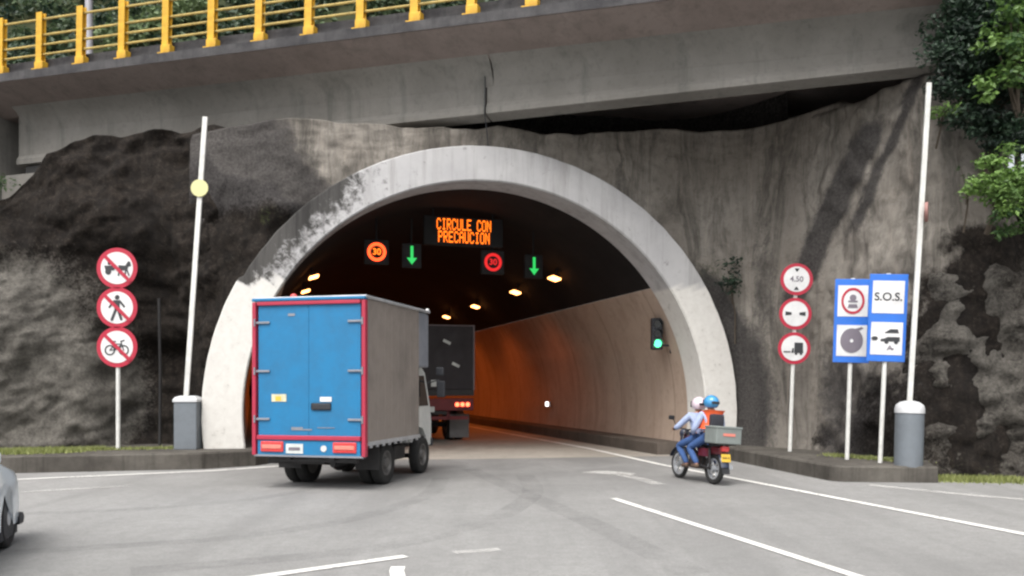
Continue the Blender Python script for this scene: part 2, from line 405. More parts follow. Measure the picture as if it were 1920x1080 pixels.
dirv = Vector((math.sin(az)*math.cos(el), math.cos(az)*math.cos(el), math.sin(el)))
sun.rotation_euler = dirv.to_track_quat('Z', 'Y').to_euler(); sun.location = (0, -5, 30)
sc.view_settings.view_transform = 'Standard'; sc.view_settings.look = 'None'
sc.view_settings.exposure = .8; sc.view_settings.gamma = 1
sc.render.filter_size = 2.0
try: sc.cycles.filter_width = 2.4; sc.cycles.pixel_filter_type = 'BLACKMAN_HARRIS'; sc.cycles.max_bounces = 8; sc.cycles.transparent_max_bounces = 12
except Exception: pass

# ------------------------------------------------------------------ ground
def sheet(name, pts, z, mat, kind='structure'):
    b = MB(); b.bm.faces.new([b.bm.verts.new((x, y, z)) for x, y in pts])
    return tag(b.build(name, mat), kind=kind)
b = MB(); b.quad((-400, -400, 0), (400, -400, 0), (400, 400, 0), (-400, 400, 0)); tag(b.build('ground', M['asphalt']), kind='structure')

# tunnel frame: P0 under the arch centre, p along the portal face, a along the bore
P0 = Vector((-.70, 19.33, 0)); p = Vector((.9865, .1638, 0)); a = Vector((-.292, .9564, 0)); ZC = 1.05
RO, RI = 5.97, 5.19
def TP(l, z, t): return P0 + p*l + a*t + Vector((0, 0, z))
q = [TP(-5.1, 0, .15), TP(5.1, 0, .15), TP(5.1, 0, 110), TP(-5.1, 0, 110)]
sheet('tunnel_road', [(v.x, v.y) for v in q], .004, M['slab'])

def strip(name, pts, w, z, mat, taper=None):
    """a painted strip along a polyline lying on the road"""
    b = MB(); L = []; Rr = []
    P = [Vector((*x, 0)) for x in pts]
    for i, c in enumerate(P):
        d = (P[min(i+1, len(P)-1)] - P[max(0, i-1)]).normalized(); nn = Vector((-d.y, d.x, 0))
        ww = w*(taper[i] if taper else 1)/2
        L.append(b.bm.verts.new((c.x+nn.x*ww, c.y+nn.y*ww, z))); Rr.append(b.bm.verts.new((c.x-nn.x*ww, c.y-nn.y*ww, z)))
    for i in range(len(P)-1): b.bm.faces.new((L[i], L[i+1], Rr[i+1], Rr[i]))
    return tag(b.build(name, mat), kind='structure')
strip('road_marking', [(8.0, 2.0), (5.72, 9.5), (4.0, 15.26), (3.15, 18.0), (2.1, 22.5), (-3.2, 40), (-12, 69)], .14, .008, M['line'])
strip('road_marking', [(5.0, .7), (2.98, 7.44), (1.49, 12.57)], .12, .008, M['line'])
strip('road_marking', [(-14, 13.5), (-8.8, 15.1), (-5.85, 16.7), (-4.6, 17.9)], .16, .008, M['line'])
strip('road_marking', [(-12, 12.4), (-7.8, 13.2), (-6.3, 14.2)], .12, .008, M['fadedline'])
strip('road_marking', [(-3.2, 6.6), (-2.14, 7.42), (-1.03, 8.28)], .13, .008, M['line'])
strip('road_marking', [(-.58, 8.45), (-.12, 8.62)], .16, .008, M['fadedline'])
strip('road_marking', [(-.98, 7.35), (-1.03, 7.62), (-1.04, 7.8)], .13, .008, M['line'])
# bent arrow ahead of the motorcycle
strip('road_marking', [(2.48, 14.35), (2.28, 15.2), (1.98, 16.1)], .26, .008, M['fadedline'])
sheet('road_marking', [(2.15, 15.75), (1.32, 16.35), (1.72, 16.75), (2.35, 16.15)], .008, M['fadedline'])
strip('road_marking', [(5.95, 14.3), (6.9, 13.0), (8.3, 11.6), (11, 9.4)], .22, .008, M['fadedline'])
for pts, w_ in (([(-5.2, 8.4), (-3.0, 9.2), (-1.9, 10.6), (-1.2, 13.0), (-1.3, 16)], .3), ([(-3.4, 7.6), (-1.3, 8.6), (-.2, 10.5), (.4, 13.2), (.2, 16.5)], .34), ([(-7.5, 10.8), (-4.9, 11.4), (-3.6, 12.6), (-3.0, 14.8)], .28), ([(1.6, 7.5), (1.0, 10.2), (.1, 13.5), (-1.1, 18)], .35)):
    dense = []
    for i in range(len(pts)-1):
        for k in range(5): dense.append((pts[i][0]+(pts[i+1][0]-pts[i][0])*k/5, pts[i][1]+(pts[i+1][1]-pts[i][1])*k/5))
    for _ in range(3):
        dense = [dense[0]] + [((dense[i-1][0]+dense[i][0]*2+dense[i+1][0])/4, (dense[i-1][1]+dense[i][1]*2+dense[i+1][1])/4) for i in range(1, len(dense)-1)] + [dense[-1]]
    strip('tyre_mark_road', dense, w_, .006, M['skid'])

# raised pavements with kerb faces
def pavement(name, front, back, h, kerb_mat, top_mat):
    b = MB(); F = [Vector((*v, 0)) for v in front]
    d = .16; rows = []
    for i, c in enumerate(F):
        dd = (F[min(i+1, len(F)-1)] - F[max(0, i-1)]).normalized(); nn = Vector((-dd.y, dd.x, 0))
        bk = Vector((*back[i], 0))
        rows.append([c, c+Vector((0, 0, h-.03)), c+nn*.03+Vector((0, 0, h)), c+nn*d+Vector((0, 0, h)), bk+Vector((0, 0, h+.02)), bk])
    vs = [[b.bm.verts.new(v) for v in r] for r in rows]
    for i in range(len(rows)-1):
        for k in range(5): b.bm.faces.new((vs[i][k], vs[i+1][k], vs[i+1][k+1], vs[i][k+1]))
    b.bm.faces.new(vs[0][::-1]); b.bm.faces.new(vs[-1])
    return tag(b.build(name, kerb_mat), kind='structure')
LF = [(-30, 10.0), (-20, 13.2), (-14, 15.0), (-9.7, 16.2), (-6.2, 17.05), (-5.35, 17.8), (-5.15, 18.6)]
LB = [(-30, 13), (-20, 17), (-14, 18.4), (-9.9, 19.6), (-6.6, 20.6), (-5.9, 20.6), (-5.6, 20.6)]
pavement('pavement', LF, LB, .33, M['kerb'], M['pave'])
RF = [(4.72, 19.9), (4.86, 19.2), (5.56, 14.95), (5.72, 14.78), (7.3, 14.62), (7.34, 14.7)]
RB = [(5.4, 21.2), (6.2, 20.6), (7.4, 17.2), (7.8, 16.6), (7.9, 16.4), (7.9, 16.3)]
pavement('pavement', RF, RB, .28, M['kerb'], M['pave'])

# ------------------------------------------------------------------ tunnel
tun = thing('road_tunnel', 'arched road tunnel with a pale concrete surround, sooty ceiling and beige lower walls', 'tunnel', P0)
T0 = Matrix.Translation(-P0)
b = MB()
A0 = -math.asin(ZC/RO); n = 190; sec = []
ringpts = []
for i in range(n+1):
    th = A0 + (math.pi - 2*A0)*i/n
    ct, st = math.cos(th), math.sin(th)
    wob = .012*noise.noise(Vector((i*.35, 0, 3)))
    o_, i_ = RO + wob, RI
    zi = max(0, ZC+i_*st)
    o_ += (.07 if ct < 0 else .0)*(1 if ZC+RO*st < 3.97 else 0)
    ringpts.append([TP(o_*ct, max(0, ZC+o_*st), .9), TP(o_*ct, max(0, ZC+o_*st), -.3), TP((o_-.02)*ct, max(0, ZC+(o_-.02)*st), -.32),
                    TP((o_+i_)/2*ct, max(0, ZC+(o_+i_)/2*st), -.32), TP((i_+.03)*ct, max(0, ZC+(i_+.03)*st), -.32), TP(i_*ct, zi, -.29), TP(i_*ct, zi, .55)])
b.rings(ringpts, cap=False, closed=False)
bmesh.ops.transform(b.bm, matrix=T0, verts=b.bm.verts[:])
ring = b.build('portal_arch', M['ring'], tun, True, 35)
at = ring.data.color_attributes.new('face', 'FLOAT_COLOR', 'POINT')
for v in ring.data.vertices:
    wv = v.co; l = wv.x*p.x + wv.y*p.y; z = wv.z
    white = 1.0 if z < 3.95 else 0.0
    ang = math.degrees(math.atan2(z-ZC, l))
    rad = math.hypot(l, z-ZC); edge = smooth(RI, RO, rad)
    mould = (smooth(108, 128, ang)*smooth(168, 150, ang)*(.42 + .75*edge) + .25*smooth(112, 125, ang)*edge) if ang > 100 else .25*edge*smooth(.3, .9, noise.noise(Vector((ang*.13, 2, 1))))
    mould += .28*noise.noise(Vector((l*2.1, z*.9, 4)))*(1 if mould > .1 else 0)
    if z < 3.95: mould = 0
    at.data[v.index].color = (white, mould, 0, 1)

def arc_surface(name, th0, th1, mat, r=RI+.025, t0=.3, t1=110, nth=40, nt_=44, parent=tun):
    b = MB(); rings = []
    for k in range(nt_+1):
        tt = t0 + (t1-t0)*(k/nt_)**1.6
        rings.append([TP(r*math.cos(th), max(-.02, ZC+r*math.sin(th)), tt) for th in [th0+(th1-th0)*i/nth for i in range(nth+1)]])
    b.rings(rings, cap=False, closed=False); bmesh.ops.transform(b.bm, matrix=T0, verts=b.bm.verts[:])
    return b.build(name, mat, parent, True, 180)
ths = math.asin((4.05-ZC)/(RI+.06))
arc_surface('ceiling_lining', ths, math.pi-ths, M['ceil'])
arc_surface('side_wall', A0, ths, M['wallpanel'], RI+.02, nth=16)
arc_surface('side_wall', math.pi-ths, math.pi-A0, M['wallpanel'], RI+.02, nth=16)
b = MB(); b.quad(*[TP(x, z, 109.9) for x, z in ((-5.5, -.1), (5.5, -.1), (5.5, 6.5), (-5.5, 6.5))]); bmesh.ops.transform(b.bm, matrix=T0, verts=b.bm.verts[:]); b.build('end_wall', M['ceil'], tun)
for s in (-1, 1):
    b = MB(); rows = []
    for tt in (.6, 40, 109):
        rows.append([TP(s*x, z, tt) for x, z in ((4.45, -.02), (4.45, .27), (4.48, .3), (5.3, .3), (5.3, -.02))])
    b.rings(rows); bmesh.ops.transform(b.bm, matrix=T0, verts=b.bm.verts[:]); b.build('walkway_kerb', M['tunkerb'], tun)

# sodium lamps in two rows
def make_lamp():
    r = thing('tunnel_lamp', 'x', 'lamp', group='sodium lamps along the tunnel ceiling')
    m = MB(); m.box((0, 0, .05), (.20, .42, .10), bev=.02); m.tube([(0, 0, .08), (0, 0, .55)], .02, 8); m.build('housing', M['black'], r)
    m = MB(); m.box((0, 0, -.016), (.27, .46, .06), bev=.02); m.build('lens', M['sodium'], r)
    return r
yaw_a = math.atan2(-a.x, a.y)
pp = Vector((a.y, -a.x, 0))                    # square across the bore
lamp0 = make_lamp(); first = True
order = ['first', 'second', 'third', 'fourth', 'fifth', 'sixth', 'seventh', 'eighth', 'ninth']
for side, words_ in ((1, 'right'), (-1, 'left')):
    for i, y in enumerate((23.4, 27.0, 32, 36.9, 43, 50, 58, 68, 80)):
        tt = (y-19.33 - (0 if side > 0 else -1.6))/a.y
        o = lamp0 if first else copy_tree(lamp0); first = False
        o.location = P0 + a*tt + pp*(3.3*side) + Vector((0, 0, 4.75)); o.rotation_euler = (0, R(18*side), yaw_a)
        o['label'] = f'glowing sodium lamp, {order[i]} from the mouth in the {words_} row of the tunnel ceiling'
        if i >= 1:
            L = bpy.data.lights.new('lamp_light', 'SPOT'); L.energy = (0, 95, 140, 150, 160, 170, 170, 170, 170)[i]; L.color = (1, .20, .03); L.spot_size = R(150); L.spot_blend = .5; L.shadow_soft_size = .15
            lo = bpy.data.objects.new('lamp_light', L); COL.objects.link(lo); lo.parent = o; lo.location = (0, 0, -.08)

# overhead gantry plane (square to the bore)
GYAW = math.atan2(a.x, a.y)*-1                 # turn so local -Y faces out of the tunnel
GC = P0 + a*2.75
def on_gantry(l, z, tt=0): v = GC + pp*l - a*tt; return (v.x, v.y, z)
FONT5 = {'C': '01110,10001,10000,10000,10000,10001,01110', 'I': '01110,00100,00100,00100,00100,00100,01110', 'R': '11110,10001,10001,11110,10100,10010,10001',
 'U': '10001,10001,10001,10001,10001,10001,01110', 'L': '10000,10000,10000,10000,10000,10000,11111', 'E': '11111,10000,10000,11110,10000,10000,11111',
 'O': '01110,10001,10001,10001,10001,10001,01110', 'N': '10001,11001,10101,10101,10011,10001,10001', 'P': '11110,10001,10001,11110,10000,10000,10000',
 'A': '01110,10001,10001,11111,10001,10001,10001', ' ': '00000,'*6+'00000'}
vms = thing('message_board', 'black overhead message board with two lines of amber lettering in the tunnel mouth', 'message sign', on_gantry(.28, 5.66), (0, 0, GYAW))
m = MB(); m.box((0, .12, 0), (2.1, .22, .74), bev=.02); m.build('housing', M['casing'], vms)
for x in (-.8, .8): m = MB(); m.tube([(x, .12, .36), (x, .12, .95)], .03, 8); m.build('hanger', M['casing'], vms)
m = MB()
for line, z0, wid in (('CIRCULE CON', .29, 1.44), ('PRECAUCION', -.03, 1.36)):
    pitch = wid/(len(line)*6-1)
    for ci, ch in enumerate(line):
        for r_, row in enumerate(FONT5[ch].split(',')):
            for c_, bit in enumerate(row):
                if bit == '1': m.box((-wid/2+(ci*6+c_+.5)*pitch, .004, z0-r_*.042), (pitch*.95, .012, .037))
m.build('lettering', M['amberled'], vms)

def lane_disc(l, z, mat, lab):
    r = thing('speed_signal', lab, 'signal', on_gantry(l, z), (0, 0, GYAW), 'lit round signals over the lanes')
    m = MB(); m.box((0, .09, 0), (.62, .14, .62), bev=.02); m.tube([(0, .09, .3), (0, .09, .95)], .025, 8); m.build('housing', M['casing'], r)
    m = MB(); m.annulus((0, 0), .16, .235, .012, FACE @ Matrix.Translation((0, 0, -.018)))
    m.build('ring', mat, r)
    me = text_mb('30', .22, .004, FACE @ Matrix.Translation((0, 0, .0))); me.transform(Matrix.Translation((0, -.0, 0)))
    link('numerals', me, M['amberled'] if mat is M['orangeled'] else mat, r).location = (0, .012, 0)
    return r
lane_disc(-1.97, 5.03, M['orangeled'], 'bright orange round signal, left of the two round lights over the lanes')
lane_disc(1.06, 4.9, M['redled'], 'dim red round signal, right of the two round lights over the lanes')
def lane_arrow(l, z, lab):
    r = thing('lane_arrow', lab, 'signal', on_gantry(l, z), (0, 0, GYAW), 'green lane arrows over the lanes')
    m = MB(); m.box((0, .09, 0), (.5, .14, .62), bev=.02); m.tube([(0, .09, .3), (0, .09, .95)], .025, 8); m.build('housing', M['casing'], r)
    m = MB(); m.prism([(-.035, .24), (.035, .24), (.035, -.06), (.13, -.06), (0, -.23), (-.13, -.06), (-.035, -.06)], .014, FACE); m.build('arrow', M['greenled'], r).location = (0, .018, 0)
lane_arrow(-1.08, 4.98, 'green down arrow signal beside the bright orange round light')
lane_arrow(2.19, 4.84, 'green down arrow signal beside the dim red round light')

# wall signal and marker
v = TP(4.62, 2.95, 1.0)
sgn = thing('traffic_light', 'dark traffic light showing green, bracketed to the right tunnel wall', 'traffic light', v, (0, 0, R(4)))
m = MB(); m.box((0, 0, 0), (.27, .2, .78), bev=.03); m.build('housing', M['trim'], sgn)
m = MB(); m.box((.22, .08, -.28), (.42, .05, .05)); m.box((.38, .08, -.36), (.06, .05, .22)); m.build('bracket', M['trim'], sgn)
for z, mt in ((.24, M['glass']), (0, M['glass']), (-.24, M['greenlens'])):
    m = MB(); m.disc((0, z), .095, .02, FACE @ Matrix.Translation((0, 0, .10))); ln = m.build('lens', mt, sgn)
    m = MB(); rr = [[Vector((.115*math.cos(t_)*(1 if k < 2 else .92), -.10-(.13 if k in (1, 2) else 0), z+.115*math.sin(t_)*(1 if k < 2 else .92))) for t_ in [math.pi*j/10-.1 for j in range(12)]] for k in range(4)]
    m.rings(rr, cap=False, closed=False); m.build('visor', M['trim'], sgn)
v = TP(5.02, 1.04, 10.3)
mk = thing('wall_lamp', 'small white lamp low on the beige tunnel wall behind the truck', 'lamp', v, (0, 0, yaw_a))
m = MB(); m.box((.04, 0, 0), (.1, .3, .2), bev=.02); m.build('housing', M['alu'], mk)
m = MB(); m.box((-.02, -.02, 0), (.05, .24, .15), bev=.02); m.build('lens', M['marker'], mk)

# ------------------------------------------------------------------ cliffs and sprayed concrete walls
def fbm(v, o=5): return noise.fractal(v, 1.0, 2.0, o)
def ridge(q, k): return k*(noise.ridged_multi_fractal(q*.75+Vector((1, 8, 2)), 1.0, 2.1, 5, 1.0, 2.0)-1.2)
def blob(x, z, cx, cz, rx, rz): return max(0, 1 - math.hypot((x-cx)/rx, (z-cz)/rz))
def path_at(pts, s):
    L = [0]
    for u, v_ in zip(pts, pts[1:]): L.append(L[-1]+math.hypot(v_[0]-u[0], v_[1]-u[1]))
    d = s*L[-1]
    for i in range(len(pts)-1):
        if d <= L[i+1] or i == len(pts)-2:
            k = (d-L[i])/(L[i+1]-L[i]); return Vector((pts[i][0]+(pts[i+1][0]-pts[i][0])*k, pts[i][1]+(pts[i+1][1]-pts[i][1])*k, 0))
def cliff(name, pts, nu, nv, top, lean, disp, face, mat, back=4.0, nb=10, z0=-.05, rise=0):
    """a standing face over a ground path: top(x) height, lean(x, z) backward shift, disp(pos) outward relief, face(pos, rel) colour masks; a ledge runs back from its top, and rise turns it up to shut out light"""
    rows = []; cols = []
    base = [path_at(pts, i/nu) for i in range(nu+1)]
    for _ in range(6): base = [base[0]] + [(base[i-1]+base[i]*2+base[i+1])/4 for i in range(1, nu)] + [base[-1]]
    for i, c in enumerate(base):
        d = (base[min(i+1, nu)] - base[max(i-1, 0)]).normalized(); nn = Vector((d.y, -d.x, 0))   # towards the road
        h = top(c.x); col = []; cc = []
        for j in range(nv+1):
            z = z0 + (h-z0)*j/nv
            q0 = c - nn*lean(c.x, z) + Vector((0, 0, z))
            dd = disp(q0)
            q1 = q0 + nn*dd + Vector((0, 0, (.06 if rise else .22)*fbm(q0*.7+Vector((9, 1, 4)), 3)*smooth(1.0, 4, z)))
            col.append(q1); cc.append(face(q1, dd))
        for j in range(1, nb+1):
            q1 = col[nv] - nn*back*min(1, j/(nb*.6) if rise else j/nb) + Vector((0, 0, .35*(j/nb)+rise*max(0, j/nb-.6)/.4*(1 if c.x < 7.9 else 0)+.12*fbm((col[nv]-nn*back*j/nb)*1.3, 4)))
            col.append(q1); cc.append((1, 0, 0, .5) if rise else face(q1, 0))  # with rise, ledge rows are coloured dark to paint the shade under the deck
        rows.append(col); cols.append(cc)
    me = bpy.data.meshes.new(name); V = [v_ for r in rows for v_ in r]; W = nv+nb+1
    F = [(i*W+j, (i+1)*W+j, (i+1)*W+j+1, i*W+j+1) for i in range(nu) for j in range(W-1)]
    me.from_pydata(V, [], F)
    at = me.color_attributes.new('face', 'FLOAT_COLOR', 'POINT')
    at.data.foreach_set('color', [x for r in cols for c in r for x in c])
    o = link(name, me, mat, None, True, 180)
    return o

# left rock: lichen boulder, dark dome, deep recess beside the portal
def left_top(x):
    # dome rises towards the portal, capped under the girder
    return 3.95 + 2.0*smooth(-14.5, -11.0, x) + 1.55*smooth(-11.2, -9.3, x) + .15*smooth(-9.0, -6.8, x) - .75*smooth(-7.4, -6.4, x)
def left_disp(q0):
    x, z = q0.x, q0.z
    d = .26*fbm(q0*.55, 4) + .11*fbm(q0*1.9+Vector((5, 2, 1)), 5) + .045*noise.noise(q0*6.5) + ridge(q0, .15)
    d += .55*blob(x, z, -11.2, 3.0, 2.4, 2.7) + .35*blob(x, z, -9.6, 1.2, 1.2, 1.6)
    d -= .9*blob(x, z, -7.9, 2.0, 1.3, 3.0)
    d += .5*blob(x, z, -8.6, 5.8, 2.5, 1.4)
    return d
def left_face(q, d):
    x, z = q.x, q.z
    lich = .9*blob(x, z, -10.6, 3.0, 2.4, 2.3) + .7*blob(x, z, -9.0, 1.6, 1.1, 1.7) + .5*blob(x, z, -10.3, 1.0, 2.6, 1.5) + .6*smooth(-9.4, -10.8, x)*smooth(4.9, 3.2, z) + .2*smooth(3, 1, z)*smooth(-8.3, -8.8, x)
    conc = 0
    moss = .35*blob(x, z, -9.5, .3, 3, .8)
    return (1 - .9*conc, min(lich, .72), moss, 0)
LPATH = [(-32, 12.5), (-20, 15.6), (-15, 17.2), (-12.0, 18.1), (-9.6, 18.75), (-8.7, 18.9), (-8.1, 19.1), (-7.4, 18.75), (-6.85, 18.4), (-6.45, 18.45), (-5.9, 18.8)]
def left_lean(x, z): return .10*max(0, z-2.5) + .04*z
rock = cliff('rock_face', LPATH, 330, 120, left_top, left_lean, left_disp, left_face, M['facade'], 5); tag(rock, kind='structure')

def right_face(q, d):
    x, y, z = q.x, q.y, q.z
    u = x                                        # runs 5.6 at the arch to 8.2 at the corner
    line = 6.42 + .30*(z-4.2) + .05*noise.noise(Vector((0, 1, z*1.3)))
    st = 1.25*smooth(.28, .06, abs(u-line))*smooth(3.0, 3.9, z)*smooth(7.2, 6.6, z)*1.0
    st += .8*smooth(.13, .03, abs(u-line-.36))*smooth(4.4, 5.2, z)
    st += .55*smooth(.35, .1, abs(u-6.75))*smooth(3.3, 2.0, z) + .4*smooth(.3, .1, abs(u-5.75))*smooth(2.0, 3.4, z)*smooth(6.5, 4, z)
    st += .4*blob(u, z, 7.2, 1.6, .7, 1.3)
    rk = .9*smooth(-.7, .5, u-(7.2+.32*(z-1.6)) + .5*fbm(q*1.3, 4)) *smooth(5.2, 4.2, z) + .34*smooth(2.0, .4, z)
    moss = .30*smooth(1.0, .1, z) + .22*blob(u, z, 6.6, 3.6, .8, 1.2)
    lich = .30*blob(u, z, 7.6, 3.4, .6, 1.4) + .28*blob(u, z, 6.9, 1.3, .8, .9)
    return (rk, lich, moss, min(1, st))

# headwall round the arch: rock on the left shoulder, sprayed concrete over the crown and right
hw_rows, hw_cols = [], []
nth, nr = 200, 44
for i in range(nth+1):
    th = R(-8) + R(196)*i/nth; ct, st = math.cos(th), math.sin(th)
    ds = [(6.75 if ct > 0 else 6.35)/abs(ct) if abs(ct) > 1e-4 else 99, (7.47+.22*smooth(R(72), R(56), th)-.28*smooth(R(125), R(145), th)+.12*fbm(Vector((i*.11, 3, 1)), 4)-ZC)/st if st > 1e-4 else 99]
    rmax = max(RO+.02, min(min(ds), 9.6)); r0 = RO-.12
    row, cc = [], []
    for j in range(nr+1):
        r_ = r0 + (rmax-r0)*j/nr
        l, z = r_*ct, ZC + r_*st
        z = max(z, -.05); q0 = TP(l, z, 0)
        rk = smooth(-3.2, -4.4, l + 1.9*max(-.6, z-5.55) + .6*fbm(q0*1.1, 3))
        k = smooth(0, .5, r_-r0)
        d = k*(.10*fbm(q0*.9, 4) + .05*fbm(q0*3.3, 4) + rk*(.18*fbm(q0*1.4+Vector((3, 3, 3)), 5) + .10) + .05*max(0, l-4.0)**4 - .55*max(0, -4.6-l))
        q1 = q0 - a*(d+.03) + Vector((.94, .35, 0))*(.035*z + .02*max(0, z-3))*smooth(4.0, 6.2, l)*k
        moss = .42*blob(l, z, -4.7, 5.35, .9, .7) + .62*blob(l, z, 5.2, 4.2, .7, .9)
        dark = 1.0*smooth(.34, .08, abs(r_-RO-.08))*smooth(R(38), R(28), th)*(1 if th < R(40) else 0) + .45*blob(l, z, 3.2, 6.2, .22, 1.3) + .4*blob(l, z, -.05, 7.2, .12, .9) + 1.0*smooth(-2.6, -3.9, l + .9*(z-6.0) + .45*fbm(q0*1.5, 4))*smooth(5.0, 5.9, z + .5*fbm(q0*1.2+Vector((7, 0, 0)), 3))  # first term paints the crevice shade right of the arch, the others are stains
        cc.append((rk, .25*rk*blob(l, z, -3.6, 5.9, 1.5, 1.0), moss, min(1, dark + (right_face(q1, 0)[3]*smooth(5.2, 6.0, l) if l > 5.2 else 0)))); row.append(q1)
    for j in range(1, 7):
        if st > 0: row.append(row[nr] + a*min(2.3, 2.3*j/3) + Vector((0, 0, .04*j + (max(0, j-3)*.62 if l > -1.6 else 0) + .08*fbm(row[nr]*2+Vector((j, 0, 0)), 3))))  # last rows turn up, added to close off light behind the girder
        else: row.append(row[nr] + a*(2.6*j/6))
        cc.append((1, 0, 0, .5) if l > -1.6 else cc[nr])  # rows under the deck get a dark colour as painted shade
    hw_rows.append(row); hw_cols.append(cc)
me = bpy.data.meshes.new('headwall'); W = nr+7
me.from_pydata([v_ for r in hw_rows for v_ in r], [], [(i*W+j, (i+1)*W+j, (i+1)*W+j+1, i*W+j+1) for i in range(nth) for j in range(W-1)])
at = me.color_attributes.new('face', 'FLOAT_COLOR', 'POINT'); at.data.foreach_set('color', [x for r in hw_cols for c in r for x in c])
hw = link('headwall', me, M['facade'], None, True, 180)
tag(hw, 'rough sprayed concrete headwall with a ragged top around the tunnel arch', 'wall')

# right flank: sprayed concrete wall leaning back, with a black water stain
def right_disp(q0):
    return smooth(6.0, 7.2, q0.x)*.08*fbm(q0*1.1+Vector((4, 4, 4)), 4) + .12*fbm(q0*.6, 4) + .055*fbm(q0*2.4, 5) + .09*noise.noise(Vector((q0.x*.9+q0.y*.9, 0, q0.z*.12))) + .03*noise.noise(q0*7)
RPATH = [(5.05, 20.75), (5.75, 20.0), (6.35, 18.5), (7.0, 16.9), (7.55, 16.05), (8.2, 15.6), (8.9, 15.55), (9.6, 15.9)]
def right_top(x): return 7.55 - 1.5*smooth(7.9, 9.3, x) if x > 7.9 else 7.55 + .0*x
wall = cliff('sprayed_wall', RPATH, 150, 90, right_top, lambda x, z: .035*z + .02*max(0, z-3), right_disp, right_face, M['facade'], 3, rise=1.7)
tag(wall, 'grey sprayed concrete retaining wall with a black water stain, right of the tunnel arch', 'wall')

# right rock corner and slope under the shrubs
def rr_disp(q0): return .45*fbm(q0*.6+Vector((2, 7, 1)), 4) + .2*fbm(q0*2.0, 5) + ridge(q0, .2) + .06*noise.noise(q0*7)
def rr_face(q, d):
    x, z = q.x, q.z
    lich = .38*blob(x, z, 8.9, 1.8, 2.4, 2.6) + .3*blob(x, z, 8.3, 3.6, 1.2, 2.0) + .25
    earth = smooth(3.6, 4.6, z)*smooth(9.6, 8.8, x)
    return (.86-.6*earth, lich, .30*blob(x, z, 8.6, .2, 2.0, .9) + .36*earth*blob(x, z, 8.6, 5.0, 1.2, 1.5), 0)
RRP = [(7.4, 16.2), (7.9, 15.75), (8.5, 15.5), (9.4, 15.3), (11, 15.0), (14, 14.2), (22, 12), (34, 8)]
rock2 = cliff('rock_face', RRP, 260, 100, lambda x: 5.3 + .9*smooth(8.5, 11, x), lambda x, z: .06*z + .20*max(0, z-3.2), rr_disp, rr_face, M['facade'], 6); tag(rock2, kind='structure')

# hill behind and above the bridge
def hill_base(x): return 27.4 - .336*x
def hill_z(x, y):
    return 7.8 + 1.3*max(0, y-hill_base(x)) + 1.2*fbm(Vector((x*.12, y*.12, 0)), 4)
me = bpy.data.meshes.new('hillside'); V, F = [], []
xs = [-95+2.5*i for i in range(74)]; ys = [2.0*j for j in range(30)]
for x in xs:
    for y in ys:
        yy_ = y + hill_base(x)
        V.append((x, yy_, hill_z(x, yy_)))
for i in range(len(xs)-1):
    for j in range(len(ys)-1):
        k = i*len(ys)+j; F.append((k, k+len(ys), k+len(ys)+1, k+1))
me.from_pydata(V, [], F); tag(link('hillside', me, M['earth'], None, True, 180), kind='structure')

# ------------------------------------------------------------------ bridge
BD = Vector((.9478, -.3189, 0)); BN = Vector((-.3189, -.9478, 0)); B0 = Vector((-4.0, 20.0, 0))
BROT = math.atan2(BD.y, BD.x)
bridge = thing('road_bridge', 'grey concrete girder bridge crossing above the tunnel mouth', 'bridge', B0, (0, 0, BROT))
# local frame: +X along the bridge to the right, -Y towards the road, Z up
def extr(name, prof, x0, x1, mat, smooth_=False, parent=bridge, nseg=1):
    b = MB(); b.rings([[Vector((x0+(x1-x0)*k/nseg, y, z)) for y, z in prof] for k in range(nseg+1)])
    return b.build(name, mat, parent, smooth_)
XL, XR, XJ = -9.9, 30, 3.62
extr('girder', [(0, 7.64), (.35, 7.60), (.45, 8.0), (.45, 8.95), (0, 8.95), (0, 7.90), (-.075, 7.79), (-.07, 7.66)], XL, XJ-.02, M['girder'])
extr('girder', [(0, 7.64), (.35, 7.60), (.45, 8.0), (.45, 8.95), (0, 8.95), (0, 7.90), (-.075, 7.79), (-.07, 7.66)], XJ+.02, XR, M['girder'])
extr('rear_girder', [(5.2, 7.62), (5.6, 7.62), (5.6, 8.95), (5.2, 8.95)], XL, XR, M['girder'])
extr('deck', [(-1.22, 9.40), (0.0, 8.94), (.5, 8.955), (6.9, 8.955), (8.2, 9.3), (8.2, 9.52), (-1.22, 9.52)], XL-14, XR+5, M['soffit'])
extr('deck_kerb', [(-1.25, 9.41), (-1.25, 9.62), (-.96, 9.63), (-.92, 9.98), (-.62, 9.98), (-.62, 9.53), (-1.2, 9.53)], XL-14, XR+5, M['bcurb'])
extr('deck_kerb', [(7.6, 9.525), (7.6, 9.85), (7.95, 9.85), (7.95, 9.525)], XL-14, XR+5, M['bcurb'])
extr('shade_fillet', [(-.46, 9.13), (-.24, 8.985), (-.11, 8.83), (-.04, 8.69), (-.004, 8.52), (-.002, 8.96)], XL, XJ-.02, M['girder'], True)  # fillet added so the shade under the overhang fades gradually into the web
extr('shade_fillet', [(-.46, 9.13), (-.24, 8.985), (-.11, 8.83), (-.04, 8.69), (-.004, 8.52), (-.002, 8.96)], XJ+.02, XR, M['girder'], True)
# abutment at the left end, with the bearing gap under the girder
extr('abutment', [(-.75, 3.0), (-.75, 9.0), (8, 9.0), (8, 3.0)], XL-6, XL-.55, M['girder'])
extr('bearing_seat', [(-.1, 3.0), (-.1, 7.38), (8, 7.38), (8, 3.0)], XL-.5, XL+1.1, M['girder'])
m = MB(); m.box((XL+.5, .2, 7.5), (.5, .4, .2)); m.build('bearing_pad', M['rubber'], bridge)

